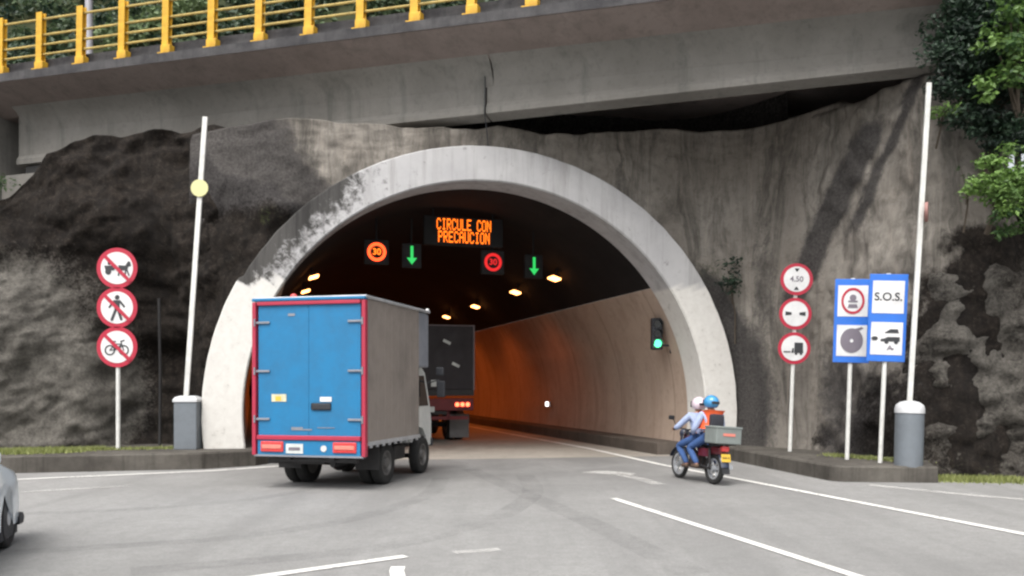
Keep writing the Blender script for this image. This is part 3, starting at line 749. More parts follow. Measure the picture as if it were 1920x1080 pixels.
rail = thing('bridge_railing', 'yellow steel railing with four thin rails along the bridge edge', 'railing', B0 - BD*0 , (0, 0, BROT))
def post_mb():
    m = MB(); m.box((0, 0, .74), (.06, .11, 1.42)); m.box((0, -.06, .74), (.185, .025, 1.42), bev=.006); m.box((0, .06, .74), (.185, .025, 1.42), bev=.006)
    m.box((.035, -.01, .12), (.27, .19, .18), bev=.02); m.box((.0, -.0, .02), (.34, .24, .03), bev=.006); return m
S0, DS = -2.97, 1.294
post0 = None
for i in range(-7, 24):
    x = S0 + i*DS
    if post0 is None:
        post0 = post_mb().build('post', M['yellow'], rail); o = post0
    else:
        o = post0.copy(); COL.objects.link(o)
    o.location = (x, -1.10, 9.625)
for z in (1.30, .90, .655, .41):
    m = MB(); m.tube([(-13, -1.08, 9.625+z), (10, -1.075, 9.63+z), (29, -1.08, 9.625+z)], .03, 8); m.build('rail', M['yellow_rail'], rail, True)
# the deck falls slightly to the right relative to the girder soffit
for o in list(bridge.children):
    if o.name.split('.')[0] in ('deck', 'deck_kerb', 'shade_fillet'): o.location.z -= .19; o.rotation_euler = (0, .021, 0)
rail.location.z -= .19; rail.rotation_euler = (0, .021, BROT)
# thin cable down the girder joint
m = MB(); jp = [Vector((XJ-.02, -.05, 8.86)), Vector((XJ, -.07, 8.2)), Vector((XJ-.01, -.09, 7.7)), Vector((XJ-.02, .1, 7.3)), Vector((XJ-.05, .3, 6.9))]
m.tube([Matrix.Translation(B0) @ Matrix.Rotation(BROT, 4, 'Z') @ v_ for v_ in jp], .012, 6)
tag(m.build('cable', M['trim']), 'thin dark cable hanging down the girder joint above the arch', 'cable')
# lamp post on the far side of the deck
lp = thing('lamp_post', 'grey lamp post standing behind the yellow bridge railing', 'lamp post', (-12.2, 24.6, 9.5))
m = MB(); m.box((0, 0, .03), (.4, .4, .06)); m.build('base_plate', M['pole'], lp)
m = MB(); m.tube([(0, 0, .06), (0, 0, 4), (0, 0, 7.5)], [.115, .1, .08], 12); m.build('pole', M['pole'], lp, True)
m = MB(); m.tube([(0, 0, 7.4), (.5, -.3, 7.7), (1.4, -.8, 7.8)], .04, 8); m.box((1.6, -.9, 7.8), (.5, .2, .1), Matrix.Rotation(R(-30), 4, 'Z')); m.build('lamp_head', M['pole'], lp)

# ------------------------------------------------------------------ foliage
def foliage(name, clumps, mat, parent=None, leaf=.12, per=60, light=0.0, aspect=2.0, droop=.3, flat=.6):
    """leaves gathered in clumps; each a folded blade with its own tint"""
    V, F, T = [], [], []
    for (c, r, tone) in clumps:
        c = Vector(c)
        for _ in range(int(per*max(.35, r/.35)**2)):
            d = Vector((random.gauss(0, 1), random.gauss(0, 1), random.gauss(0, 1))).normalized()
            rad = r*(random.random()**.45)
            pos = c + Vector((d.x*rad, d.y*rad, d.z*rad*flat))
            out = (d + Vector((0, 0, .5))).normalized()
            tdir = Vector((random.gauss(0, 1), random.gauss(0, 1), random.gauss(0, .5)-droop)).normalized()
            side = tdir.cross(out)
            if side.length < 1e-3: continue
            side.normalize(); nn = side.cross(tdir).normalized()
            s = leaf*(.55+.9*random.random()); wd = s/aspect
            k = len(V); mid = pos + tdir*s*.5
            V += [pos, mid+side*wd*.5+nn*s*.08, pos+tdir*s-nn*s*.12, mid-side*wd*.5+nn*s*.08]
            F.append((k, k+1, k+2, k+3))
            T += [max(0, min(1, tone + random.gauss(0, .16)))]*4
    me = bpy.data.meshes.new(name); me.from_pydata(V, [], F)
    at = me.color_attributes.new('tint', 'FLOAT_COLOR', 'POINT'); at.data.foreach_set('color', [x for t_ in T for x in (t_, t_, t_, 1)])
    return link(name, me, mat, parent)
def cloud(c, r, n, cr, tones=(.2, .8), flat=.8):
    out = []
    for _ in range(n):
        d = Vector((random.gauss(0, 1), random.gauss(0, 1), random.gauss(0, 1))).normalized()*(random.random()**.4)
        out.append(((c[0]+d.x*r[0], c[1]+d.y*r[1], c[2]+d.z*r[2]), cr*random.uniform(.6, 1.35), random.uniform(*tones)))
    return out
def tree(name, label, cat, base, crowns, mat, leaf, per, tr=.09, group=None, aspect=2.0):
    o = thing(name, label, cat, base, group=group); bx, by, bz = base
    m = MB()
    cs = [c for cl in crowns for c in cl]
    top = Vector((sum(c[0][0] for c in cs)/len(cs)-bx, sum(c[0][1] for c in cs)/len(cs)-by, sum(c[0][2] for c in cs)/len(cs)-bz))
    m.tube([(0, 0, -.25), top*.35+Vector((.05, .03, 0)), top*.8], [tr, tr*.8, tr*.45], 8)
    for c in random.sample(cs, min(9, len(cs))):
        e = Vector(c[0])-Vector(base); s = top*random.uniform(.3, .75)
        m.tube([s, (s+e)/2+Vector((0, 0, .08)), e], [tr*.4, tr*.28, tr*.1], 6)
    m.build('trunk', M['bark'], o, True)
    cr = foliage('crown', [((c[0][0]-bx, c[0][1]-by, c[0][2]-bz), c[1], c[2]) for c in cs], mat, o, leaf, per, aspect=aspect)
    return o
tree('tree', 'dense dark green tree beside the right end of the bridge', 'tree', (8.7, 15.6, 5.6),
     [cloud((8.35, 15.0, 7.8), (.85, .45, 1.05), 34, .40, (.0, .5)), cloud((7.75, 15.0, 7.3), (.38, .3, .75), 14, .30, (.0, .45)), cloud((9.2, 15.1, 7.6), (.7, .5, 1.2), 20, .42, (0, .5)), cloud((8.6, 15.0, 6.3), (.9, .35, .45), 24, .30, (0, .6)), cloud((8.9, 14.8, 5.9), (.7, .3, .5), 12, .26, (.1, .7))], M['leafdark'], .092, 200, .12)
tree('tree', 'tall tree with large pale green leaves at the upper right corner', 'tree', (9.0, 15.2, 5.5),
     [cloud((8.4, 14.35, 7.45), (.55, .25, .8), 26, .19, (.1, .85)), cloud((8.2, 14.45, 6.75), (.45, .25, .3), 8, .16, (.2, .9)), cloud((9.1, 14.5, 7.6), (.5, .4, 1.0), 12, .3, (.1, .7))], M['leafbright'], .115, 85, .06, aspect=1.6)
tree('shrub', 'bright green leafy shrub overhanging the dark rock on the right', 'shrub', (8.4, 15.1, 4.6),
     [cloud((8.15, 14.3, 4.95), (.55, .35, .40), 20, .24, (.4, 1)), cloud((8.05, 14.3, 5.6), (.28, .25, .22), 7, .18, (.5, 1)), cloud((8.6, 14.4, 5.3), (.4, .3, .5), 9, .24, (.3, .9)), cloud((8.45, 14.4, 4.5), (.5, .25, .35), 9, .2, (.0, .5))], M['leafbright'], .085, 160, .05, aspect=1.8)
tree('shrub', 'small bright green tuft just right of the barrier arm top', 'shrub', (7.75, 15.6, 6.25),
     [cloud((7.62, 15.0, 6.5), (.26, .2, .10), 7, .15, (.4, .9))], M['leafbright'], .08, 110, .02)
tree('shrub', 'thin yellow green weed growing on the bare slope', 'shrub', (8.2, 15.5, 4.7),
     [cloud((8.15, 15.2, 5.3), (.25, .2, .55), 7, .15, (.1, .6))], M['leafmid'], .09, 40, .02)
tree('shrub', 'dark creeper hanging between the white arch and the grey wall', 'shrub', (5.2, 19.9, 2.9),
     [cloud((5.05, 19.6, 4.2), (.25, .15, .7), 9, .2, (0, .5))], M['leafdark'], .1, 60, .02)
tree('shrub', 'small green plant at the left edge under the bridge end', 'shrub', (-11.6, 18.9, 5.7),
     [cloud((-11.5, 18.6, 6.1), (.45, .3, .3), 8, .24, (.1, .7))], M['leafmid'], .11, 60, .03)
# vegetation mass on the hill behind the railing
cl = []
for _ in range(1500):
    x = random.uniform(-55, 10); y = hill_base(x) + random.uniform(1, 22)
    cl.append(((x, y, hill_z(x, y)+random.uniform(.2, 1.2)), random.uniform(.5, 1.1), random.uniform(0, .45)))
for x, y in ((-18.4, 40.2), (-17.4, 40), (-16.5, 40), (-15.6, 39.8), (-14.4, 39.8)):
    for _ in range(6): cl.append(((x+random.uniform(-.7, .7), y-random.uniform(0, 1), hill_z(x, y)+random.uniform(.6, 2.2)), .6, random.uniform(.8, 1.15)))
veg = foliage('hillside_vegetation', cl, M['leafmid'], None, .34, 15, aspect=1.8); tag(veg, 'dark green hillside undergrowth behind the yellow railing', 'undergrowth', kind='stuff')
# grass along the back of the pavements
def grass(name, spots, n, h, z):
    V, F, T = [], [], []
    for _ in range(n):
        (x0, y0), (x1, y1) = random.choice(spots); k = random.random()
        x = x0+(x1-x0)*k+random.gauss(0, .12); y = y0+(y1-y0)*k+random.gauss(0, .16)
        hh = h*random.uniform(.4, 1.4); an = random.uniform(0, 6.28); dx, dy = .012*math.cos(an), .012*math.sin(an)
        lx, ly = random.gauss(0, .35)*hh, random.gauss(0, .35)*hh; k0 = len(V)
        V += [(x-dx, y-dy, z), (x+dx, y+dy, z), (x+lx, y+ly, z+hh)]; F.append((k0, k0+1, k0+2)); T += [random.random()]*3
    me = bpy.data.meshes.new(name); me.from_pydata(V, [], F)
    at = me.color_attributes.new('tint', 'FLOAT_COLOR', 'POINT'); at.data.foreach_set('color', [x for t_ in T for x in (t_, t_, t_, 1)])
    return tag(link(name, me, M['grass']), kind='stuff')
grass('grass', [((-14, 15.6), (-9.8, 16.85)), ((-9.8, 16.85), (-8.8, 17.3)), ((-14, 16.4), (-9.4, 17.6)), ((-12, 16.1), (-8.6, 17.9))], 16000, .07, .335)
grass('grass', [((-8.6, 17.8), (-6.9, 18.3))], 900, .05, .335)
grass('grass', [((7.4, 15.0), (8.8, 14.75)), ((7.5, 15.4), (9.0, 15.1))], 2600, .07, 0)
grass('grass', [((6.3, 16.9), (7.2, 15.4))], 1200, .05, .29)
# drain pipe in the recess
m = MB(); m.tube([(-7.78, 18.85, .3), (-7.78, 18.87, 2), (-7.80, 18.85, 3.6)], .03, 10)
tag(m.build('drain_pipe', M['chassis'], None, True), 'thin grey drain pipe standing in the dark rock recess', 'pipe')

# ------------------------------------------------------------------ signs
def sign_disc(parent, z, r, sym, slash=True, y=-.045):
    d = MB(); d.disc((0, 0), r, .012, FACE, n=40); o = d.build('disc', M['red'], parent); o.location = (0, y, z)
    f = MB(); f.disc((0, 0), r*.79, .006, FACE, n=40); fo = f.build('face', M['white'], o); fo.location = (0, -.012, 0)
    s = MB(); sym(s, r); so = s.build('symbol', M['symbol'], o); so.location = (0, -.019, 0)
    if slash:
        k = MB(); k.stroke((-r*.6, r*.6), (r*.6, -r*.6), r*.17, .004, FACE); ko = k.build('slash', M['red'], o); ko.location = (0, -.029, 0)
    return o
def sym_cart(s, r):
    e = .004
    s.prism([(-.62*r, .12*r), (-.2*r, .12*r), (-.12*r, -.12*r), (-.55*r, -.12*r)], e, FACE)
    s.disc((-.42*r, -.18*r), .15*r, e, FACE); s.stroke((-.2*r, -.02*r), (.15*r, -.02*r), .07*r, e, FACE)
    s.prism([(.08*r, .14*r), (.42*r, .12*r), (.56*r, .34*r), (.66*r, .30*r), (.70*r, .10*r), (.56*r, .06*r), (.52*r, -.12*r), (.10*r, -.12*r)], e, FACE)
    for x, dx in ((.14, -.06), (.22, .06), (.44, -.03), (.50, .1)): s.stroke((x*r, -.1*r), ((x+dx)*r, -.36*r), .07*r, e, FACE)
    s.disc((-.36*r, .24*r), .09*r, e, FACE)
def sym_walker(s, r):
    e = .004
    s.disc((.02*r, .5*r), .12*r, e, FACE)
    s.prism([(-.14*r, .36*r), (.16*r, .36*r), (.14*r, -.08*r), (-.12*r, -.08*r)], e, FACE)
    s.stroke((-.12*r, .32*r), (-.36*r, .02*r), .1*r, e, FACE); s.stroke((.14*r, .32*r), (.36*r, .05*r), .1*r, e, FACE)
    s.stroke((-.04*r, -.08*r), (-.24*r, -.6*r), .13*r, e, FACE); s.stroke((.06*r, -.08*r), (.22*r, -.58*r), .13*r, e, FACE)
def sym_bike(s, r):
    e = .004
    for x in (-.34, .34): s.annulus((x*r, -.16*r), .19*r, .26*r, e, FACE)
    for u_, v_ in (((-.34, -.16), (-.1, .14)), ((-.1, .14), (.24, .14)), ((-.06, -.14), (.22, .12)), ((-.06, -.14), (-.14, .26)), ((-.34, -.16), (-.06, -.14)), ((.34, -.16), (.2, .28)), ((.2, .28), (.36, .32)), ((-.22, .27), (-.06, .27))):
        s.stroke((u_[0]*r, u_[1]*r), (v_[0]*r, v_[1]*r), .055*r, e, FACE)
def tri(s, c, w_, h_, up):
    s.prism([(c[0]-w_, c[1]-h_*up), (c[0]+w_, c[1]-h_*up), (c[0]+w_*.3, c[1]+h_*up), (c[0]-w_*.3, c[1]+h_*up)], .004, FACE)
def sym_height(s, r):
    tri(s, (0, .58*r), .15*r, .10*r, -1); tri(s, (0, -.58*r), .15*r, .10*r, 1)
def sym_width(s, r):
    for x in (-1, 1):
        s.prism([(x*.62*r, -.13*r), (x*.62*r, .13*r), (x*.24*r, .08*r), (x*.24*r, -.08*r)], .004, FACE); 
def sym_lorry(s, r):
    s.prism([(.0, -.30*r), (.56*r, -.30*r), (.52*r, .36*r), (.0, .36*r)], .004, FACE)
    s.prism([(-.18*r, -.30*r), (-.03*r, -.30*r), (-.03*r, .0), (-.12*r, .0)], .004, FACE)
    s.disc((.12*r, -.34*r), .08*r, .004, FACE); s.disc((.42*r, -.34*r), .08*r, .004, FACE)
    s.stroke((-.62*r, -.24*r), (-.26*r, -.24*r), .09*r, .004, FACE)
ls = thing('road_sign', 'white post with three prohibition discs, no carts, no walkers, no bicycles, before dark rock', 'road sign', (-8.26, 17.9, .33), group='posts with three red ringed discs')
m = MB(); m.tube([(0, 0, -.1), (0, 0, 4.2)], .045, 12); m.build('post', M['offwhite'], ls, True)
for z, sy in ((3.80, sym_cart), (2.975, sym_walker), (2.15, sym_bike)): sign_disc(ls, z, .425, sy)
rs = thing('road_sign', 'leaning post with three limit discs for height, width and lorries, by the grey wall', 'road sign', (5.86, 18.0, .28), (0, R(2.0), R(-4)), group='posts with three red ringed discs')
m = MB(); m.tube([(0, 0, -.1), (0, 0, 3.75)], .042, 12); m.build('post', M['offwhite'], rs, True)
o = sign_disc(rs, 3.63, .335, sym_height, False)
link('numerals', text_mb('4.50', .16, .002, FACE), M['greysym'], o).location = (0, -.022, 0)
sign_disc(rs, 2.905, .335, sym_width, False); sign_disc(rs, 2.18, .335, sym_lorry, False)

def board(loc, label, lean, faces):
    r = thing('information_sign', label, 'road sign', loc, (0, R(lean), R(-12)), 'blue framed two panel signs')
    m = MB(); m.tube([(0, 0, -.1), (0, 0, 3.4)], .04, 12); m.build('post', M['offwhite'], r, True)
    m = MB(); m.box((0, -.05, 2.6), (.64, .03, 1.56), bev=.006); bd = m.build('board', M['blue_sign'], r)
    for zc, fn in zip((2.97, 2.23), faces):
        m = MB(); m.box((0, -.068, zc), (.53, .006, .58)); pn = m.build('panel', M['white'], bd); fn(pn, zc)
    return r
def f_ring(pn, zc):
    m = MB(); m.annulus((0, 0), .165, .205, .004, FACE, sy=1.2); m.build('red_ring', M['red'], pn).location = (0, -.074, zc)
    m = MB(); m.prism([(-.09, -.13), (.09, -.13), (.07, -.06), (-.07, -.06)], .003, FACE); m.disc((0, .06), .06, .003, FACE); m.stroke((-.07, -.01), (.07, -.01), .035, .003, FACE)
    m.build('symbol', M['greysym'], pn).location = (0, -.073, zc)
def f_disc(pn, zc):
    m = MB(); m.annulus((0, 0), .03, .20, .004, FACE, sy=1.15); m.prism([(.0, .20), (.17, .26), (.2, .23), (.1, .17)], .004, FACE); m.build('symbol', M['greysym'], pn).location = (0, -.073, zc)
def f_sos(pn, zc):
    link('lettering', text_mb('S.O.S.', .2, .002, FACE, .46), M['symbol'], pn).location = (0, -.075, zc)
def f_tow(pn, zc):
    m = MB(); m.stroke((-.22, 0), (-.18, .0), .07, .004, FACE)
    m.prism([(-.1, -.05), (.22, -.05), (.22, .03), (.02, .03), (-.04, .0), (-.1, -.01)], .004, FACE)
    m.prism([(-.04, .10), (.0, .13), (.06, .17), (.18, .17), (.2, .1)], .004, FACE); m.disc((0, -.06), .035, .004, FACE); m.disc((.16, -.06), .035, .004, FACE)
    m.build('symbol', M['symbol'], pn).location = (0, -.073, zc)
    m = MB(); m.stroke((.02, -.20), (.06, -.13), .02, .003, FACE); m.stroke((.06, -.13), (.1, -.20), .02, .003, FACE); m.stroke((.03, -.18), (.12, -.18), .02, .003, FACE); m.build('arrow', M['greysym'], pn).location = (0, -.073, zc)
board((6.28, 16.0, .28), 'blue framed sign with a red ring panel above a grey disc panel', 1.8, (f_ring, f_disc))
board((6.60, 15.3, .28), 'blue framed sign reading S.O.S. above a tow vehicle panel', 2.4, (f_sos, f_tow))

# ------------------------------------------------------------------ barriers
lb = thing('barrier', 'grey square barrier cabinet with raised white arm and pale yellow disc, left of the arch', 'barrier', (-6.83, 18.0, .33), group='raised barriers')
m = MB(); m.box((0, 0, .50), (.48, .36, 1.0), bev=.02); m.build('cabinet', M['boxgrey'], lb)
m = MB(); m.rings([[(x*w_, y*d_, z) for x, y in ((-1, -1), (1, -1), (1, 1), (-1, 1))] for z, w_, d_ in ((1.0, .255, .20), (1.05, .255, .20), (1.10, .215, .16), (1.13, .13, .10))]); m.build('lid', M['boxlid'], lb)
m = MB(); T_ = Matrix.Translation((0, -.12, 1.06)) @ Matrix.Rotation(R(3.9), 4, 'Y'); m.box(T_ @ Vector((0, 0, 2.95)), (.105, .05, 5.95), Matrix.Rotation(R(3.9), 4, 'Y'), bev=.01); m.build('arm', M['offwhite'], lb)
m = MB(); m.disc((0, 0), .18, .03, FACE @ Matrix.Translation((0, 0, 0))); pl = m.build('arm_disc', M['pale_yellow'], lb); v = T_ @ Vector((0, 0, 4.42)); pl.location = (v.x, v.y-.03, v.z)
rb = thing('barrier', 'grey round barrier bollard with domed cap and tall raised white arm, beside the blue signs', 'barrier', (6.92, 14.9, .28), (0, R(1.5), 0), group='raised barriers')
m = MB(); m.lathe([(.235, -.02), (.235, .90), (.20, .91)], 28); m.build('cabinet', M['boxgrey'], rb, True)
m = MB(); m.lathe([(.245, .91), (.245, .98), (.225, 1.05), (.16, 1.10), (.07, 1.125), (.01, 1.13)], 28); m.build('lid', M['boxlid'], rb, True)
m = MB(); T_ = Matrix.Translation((-.06, -.10, .95)) @ Matrix.Rotation(R(2.0), 4, 'Y'); m.box(T_ @ Vector((0, 0, 2.85)), (.085, .05, 5.7), Matrix.Rotation(R(2.0), 4, 'Y'), bev=.01); m.build('arm', M['offwhite'], rb)
m = MB(); m.disc((0, 0), .17, .05, Matrix.Rotation(R(62), 4, 'Z') @ FACE); pl = m.build('arm_disc', paint('faded_red_plate', (.30, .15, .13), .6, .3), rb); v = T_ @ Vector((.05, 0, 3.45)); pl.location = (v.x, v.y-.03, v.z)

# ------------------------------------------------------------------ wheels
def wheel(parent, x, y, r, wd, rim_mat, out=1, name='wheel', hub=.58):
    """axle along X"""
    M_ = Matrix.Rotation(R(90), 4, 'Y')
    e = bpy.data.objects.new(name, None); COL.objects.link(e); e.parent = parent; e.location = (x, y, r); e.empty_display_size = .1
    m = MB(); h = wd/2
    m.rings([[M_ @ Vector((rr*math.cos(t_), rr*math.sin(t_), z)) for t_ in [2*math.pi*k/36 for k in range(36)]] for rr, z in
             ((r*hub, -h*.8), (r*.88, -h), (r*.97, -h*.86), (r, -h*.6), (r, h*.6), (r*.97, h*.86), (r*.88, h), (r*hub, h*.8))], cap=False)
    m.build('tyre', M['rubber'], e, True, 50)
    m = MB(); m.rings([[M_ @ Vector((rr*math.cos(t_), rr*math.sin(t_), z*out)) for t_ in [2*math.pi*k/28 for k in range(28)]] for rr, z in
             ((r*hub*1.02, -h*.8), (r*hub*1.02, h*.82), (r*hub*.92, h*.82), (r*hub*.8, h*.3), (r*.3, h*.3), (r*.26, h*.9), (r*.1, h*.95))])
    m.build('rim', rim_mat, e, True, 40)
    return e

# ------------------------------------------------------------------ blue box lorry
tr = thing('box_truck', 'small box truck with blue rear doors in a red frame, grey sides, entering the tunnel', 'truck', (-3.225, 13.6, 0), (0, 0, R(-13.9)))
W_ = .98
m = MB(); m.box((0, 1.245, 1.90), (1.92, 2.33, 2.30))
for s in (-1, 1):
    for i in range(8): m.box((s*.9605, .22+i*.293, 1.9), (.004, .014, 2.2), bev=.0015)
m.build('cargo_box', M['tgrey'], tr)
m = MB(); m.box((0, 2.70, 2.52), (1.90, .56, 1.02), bev=.03); m.build('box_nose', M['tlight'], tr)
m = MB(); m.box((0, 1.46, 3.065), (1.98, 3.0, .05), bev=.012); m.build('roof', M['alu'], tr)
for s in (-1, 1): m = MB(); m.box((s*.975, 1.24, .745), (.03, 2.36, .06)); m.build('side_rail', M['alu'], tr)
m = MB()
for i in range(9): m.box((.972, .18+i*.26, .70), (.02, .09, .045))
m.build('side_marker', M['alu'], tr)
m = MB()                                                 # red frame round the rear
for s in (-1, 1): m.box((s*(W_-.028), -.02, 1.78), (.066, .1, 2.46), bev=.01)
m.box((0, -.022, 2.985), (1.80, .1, .06), bev=.01); m.box((0, -.024, .835), (1.80, .1, .07), bev=.01)
m.build('rear_frame', M['tred'], tr)
m = MB(); m.box((0, -.018, 3.045), (1.97, .12, .045), bev=.008); m.build('rear_header', M['tblue'], tr)
for s in (-1, 1):
    m = MB(); m.box((s*.4455, 0, 1.913), (.887, .06, 2.09), bev=.003)
    for z in (1.25, 2.55): m.box((s*.446, -.030, z), (.80, .002, .5), bev=.0008)
    dr = m.build('rear_door', M['tblue'], tr)
    for z in (1.13, 1.90, 2.68):
        m = MB(); m.box((s*.80, -.05, z), (.24, .02, .035), bev=.005); m.tube([(s*.935, -.075, z-.06), (s*.935, -.075, z+.06)], .016, 8); m.build('hinge', M['tlight'], dr)
m = MB(); m.box((-.52, -.036, 1.47), (.26, .006, .12)); st_ = m.build('sticker', M['sticker'], tr)
m = MB(); m.box((-.53, -.041, 1.46), (.10, .004, .07)); m.build('sticker_mark', M['plate_yellow'], st_)
m = MB(); m.box((.30, -.040, 1.45), (.20, .006, .075)); m.build('sticker', M['white'], tr)
m = MB(); m.box((.22, -.045, 1.335), (.34, .02, .11), bev=.02); m.build('door_latch', M['trim'], tr)
m = MB(); m.box((-.12, -.037, .965), (.36, .003, .022)); m.box((-.2, -.0375, .99), (.2, .003, .03)); m.box((.3, -.037, 1.0), (.3, .003, .012)); m.box((-.3, -.037, 2.8), (.12, .003, .04)); m.build('scratch_mark', M['tlight'], tr)
m = MB(); m.box((0, -.005, .675), (1.79, .09, .25), bev=.012); m.build('bumper_beam', M['tblue'], tr)
m = MB(); m.box((0, -.01, .545), (1.90, .10, .03)); m.build('bumper_lip', M['tlight'], tr)
for s in (-1, 1):
    m = MB(); m.box((s*.63, -.055, .69), (.40, .04, .17), bev=.015); tl = m.build('tail_light', M['tailred'], tr)
    m = MB(); m.box((s*.63, -.079, .69), (.34, .014, .065), bev=.006); m.build('lens', M['tailpale'], tl)
m = MB(); m.box((-.235, -.056, .66), (.30, .012, .155), bev=.004); pt = m.build('number_plate', M['plate_white'], tr)
m = MB(); m.box((-.235, -.065, .66), (.20, .004, .05)); m.build('plate_mark', M['greysym'], pt)
m = MB(); m.disc((.27, .67), .05, .01, FACE); o = m.build('tow_emblem', M['offwhite'], tr); o.location = (0, -.05, 0)
m = MB()                                                 # chassis
for s in (-1, 1): m.box((s*.38, 2.0, .56), (.09, 4.0, .16))
m.box((0, .12, .47), (1.55, .08, .06)); m.box((-.35, .25, .44), (1.0, .1, .09)); m.tube([(-.75, 1.1, .36), (.75, 1.1, .36)], .06, 10); m.ball((0, 1.1, .36), (.16, .17, .15))
m.tube([(-.72, 3.0, .33), (.72, 3.0, .33)], .045, 8); m.box((.62, 1.95, .48), (.30, .55, .26), bev=.03); m.box((-.62, 1.95, .48), (.3, .7, .3), bev=.03)
for y in (.35, 1.8): m.box((0, y, .70), (1.7, .07, .09))
m.tube([(.30, .2, .40), (.30, 2.5, .40)], .05, 8); m.build('chassis', M['chassis'], tr)
for s in (-1, 1):
    m = MB(); m.box((s*.70, .66, .47), (.42, .018, .38)); m.build('mud_flap', M['chassis'], tr)
    wheel(tr, s*.79, 1.1, .36, .185, M['steel'], s); wheel(tr, s*.575, 1.1, .36, .185, M['steel'], s)
    wheel(tr, s*.745, 3.0, .355, .19, M['steel'], s)
# cab: forward control, side profile lofted across its width
def loft_side(b, prof, xs):
    b.rings([[Vector((x, y0+(y-y0)*k, z0+(z-z0)*kz)) for y, z in prof] for x, k, kz, y0, z0 in xs])
cabp = [(2.48, .62), (2.48, 1.95), (2.62, 2.02), (3.15, 2.02), (3.32, 1.92), (3.62, 1.28), (3.70, .95), (3.70, .5), (3.42, .48), (3.38, .68), (3.20, .84), (2.98, .88), (2.76, .82), (2.64, .66), (2.62, .6)]
m = MB(); loft_side(m, cabp, [(-.75, .985, .985, 3.1, 1.2), (-.71, 1, 1, 3.1, 1.2), (.71, 1, 1, 3.1, 1.2), (.75, .985, .985, 3.1, 1.2)]); bmesh.ops.triangulate(m.bm, faces=[f for f in m.bm.faces if len(f.verts) > 4]); cab = m.build('cab', M['cabwhite'], tr, True, 30)
for s in (-1, 1):
    m = MB(); m.prism([(2.62, 1.28), (3.50, 1.28), (3.24, 1.86), (2.62, 1.86)], .015, Matrix(((0, 0, s, s*.745), (1, 0, 0, 0), (0, 1, 0, 0), (0, 0, 0, 1)))); m.build('side_window', M['glass'], cab)
    m = MB(); m.prism([(2.56, .92), (2.62, .92), (2.76, .98), (3.22, .98), (3.44, .74), (3.56, .72), (3.56, 1.26), (2.56, 1.26)], .012, Matrix(((0, 0, s, s*.742), (1, 0, 0, 0), (0, 1, 0, 0), (0, 0, 0, 1)))); dd_ = m.build('cab_door', M['cabwhite'], cab)
    m = MB(); m.box((s*.765, 2.68, 1.16), (.03, .12, .035), bev=.008); m.build('handle', M['trim'], dd_)
    m = MB(); m.tube([(s*.75, 3.42, 1.72), (s*.98, 3.50, 1.78), (s*1.0, 3.50, 1.62)], .014, 8); m.box((s*1.02, 3.50, 1.60), (.17, .05, .32), bev=.02); m.box((s*1.0, 3.5, 1.95), (.16, .05, .16), bev=.02); m.build('mirror', M['trim'], cab)
    m = MB(); m.box((s*.56, 3.705, .74), (.3, .03, .16), bev=.01); m.build('headlight', M['offwhite'], cab)
m = MB(); m.prism([(-.68, 0), (.68, 0), (.64, .62), (-.66, .62)], .012, Matrix.Translation((0, 3.625, 1.30)) @ Matrix.Rotation(R(115), 4, 'X')); m.build('windscreen', M['glass'], cab)
m = MB(); m.box((0, 3.70, .56), (1.56, .10, .16), bev=.03); m.build('front_bumper', M['trim'], tr)
m = MB(); m.ball((-.30, .04, 3.10), (.06, .05, .045)); m.build('roof_lamp', M['tailred'], tr)
m = MB(); m.ball((.95, 2.9, 3.10), (.035, .035, .03)); m.build('roof_lamp', M['white'], tr)

# ------------------------------------------------------------------ dark lorry in the tunnel
ay = math.atan2(-a.x, a.y)
t2 = thing('lorry', 'dark canopy lorry with lit red tail lamps, just ahead inside the tunnel', 'truck', (-2.27, 25.25, 0), (0, 0, ay))
m = MB(); m.box((0, 3.0, 2.52), (2.36, 6.0, 1.92), bev=.03)
m.build('canopy', M['tarp'], t2)
m = MB(); m.box((1.17, -.01, 2.52), (.045, .06, 1.94)); m.box((-1.17, -.01, 2.52), (.045, .06, 1.94)); m.box((0, -.01, 3.47), (2.3, .06, .03)); m.build('canopy_frame', paint('canopy_edge', (.17, .14, .15), .5, .3), t2)
for x, z in ((.35, 2.98), (.62, 2.30)):
    m = MB(); m.box((x, -.012, z), (.24, .012, .085), Matrix.Rotation(R(25), 4, 'Y')); m.build('reflector', M['plate_white'], t2)
m = MB(); m.box((-.05, -.012, 1.75), (.16, .012, .2)); m.build('reflector', M['plate_white'], t2)
m = MB(); m.box((0, 3.0, 1.47), (2.36, 6.0, .18)); m.build('floor_frame', M['chassis'], t2)
m = MB(); m.box((0, -.02, 1.12), (2.3, .10, .36), bev=.02); m.build('tail_panel', M['dullred'], t2)
m = MB(); m.box((0, .05, .72), (2.0, .1, .1)); m.box((.4, .05, .9), (.1, .1, .4)); m.box((-.4, .05, .9), (.1, .1, .4)); m.build('underrun_bar', M['dullred'], t2)
for s in (-1, 1):
    m = MB(); m.box((s*.80, -.09, 1.12), (.5, .05, .18), bev=.015); tl = m.build('tail_light', M['tailred'], t2)
    for k in range(3): m = MB(); m.ball((s*(.64+.16*k), -.115, 1.12), (.062, .02, .062)); m.build('bulb', M['brake'], tl)
    m = MB(); m.box((s*.86, .55, .46), (.60, .025, .72), bev=.006); m.build('mud_flap', M['mudflap'], t2)
    for y in (1.3, 5.2): wheel(t2, s*1.0, y, .48, .26, M['steel'], s)
    wheel(t2, s*.70, 1.3, .48, .26, M['steel'], s)
m = MB(); m.box((-.25, -.075, .98), (.42, .014, .16)); m.build('number_plate', M['plate_white'], t2)
m = MB(); m.box((0, 4, .95), (.9, 8, .25)); m.tube([(-1, 1.3, .48), (1, 1.3, .48)], .08, 8); m.build('chassis', M['chassis'], t2)
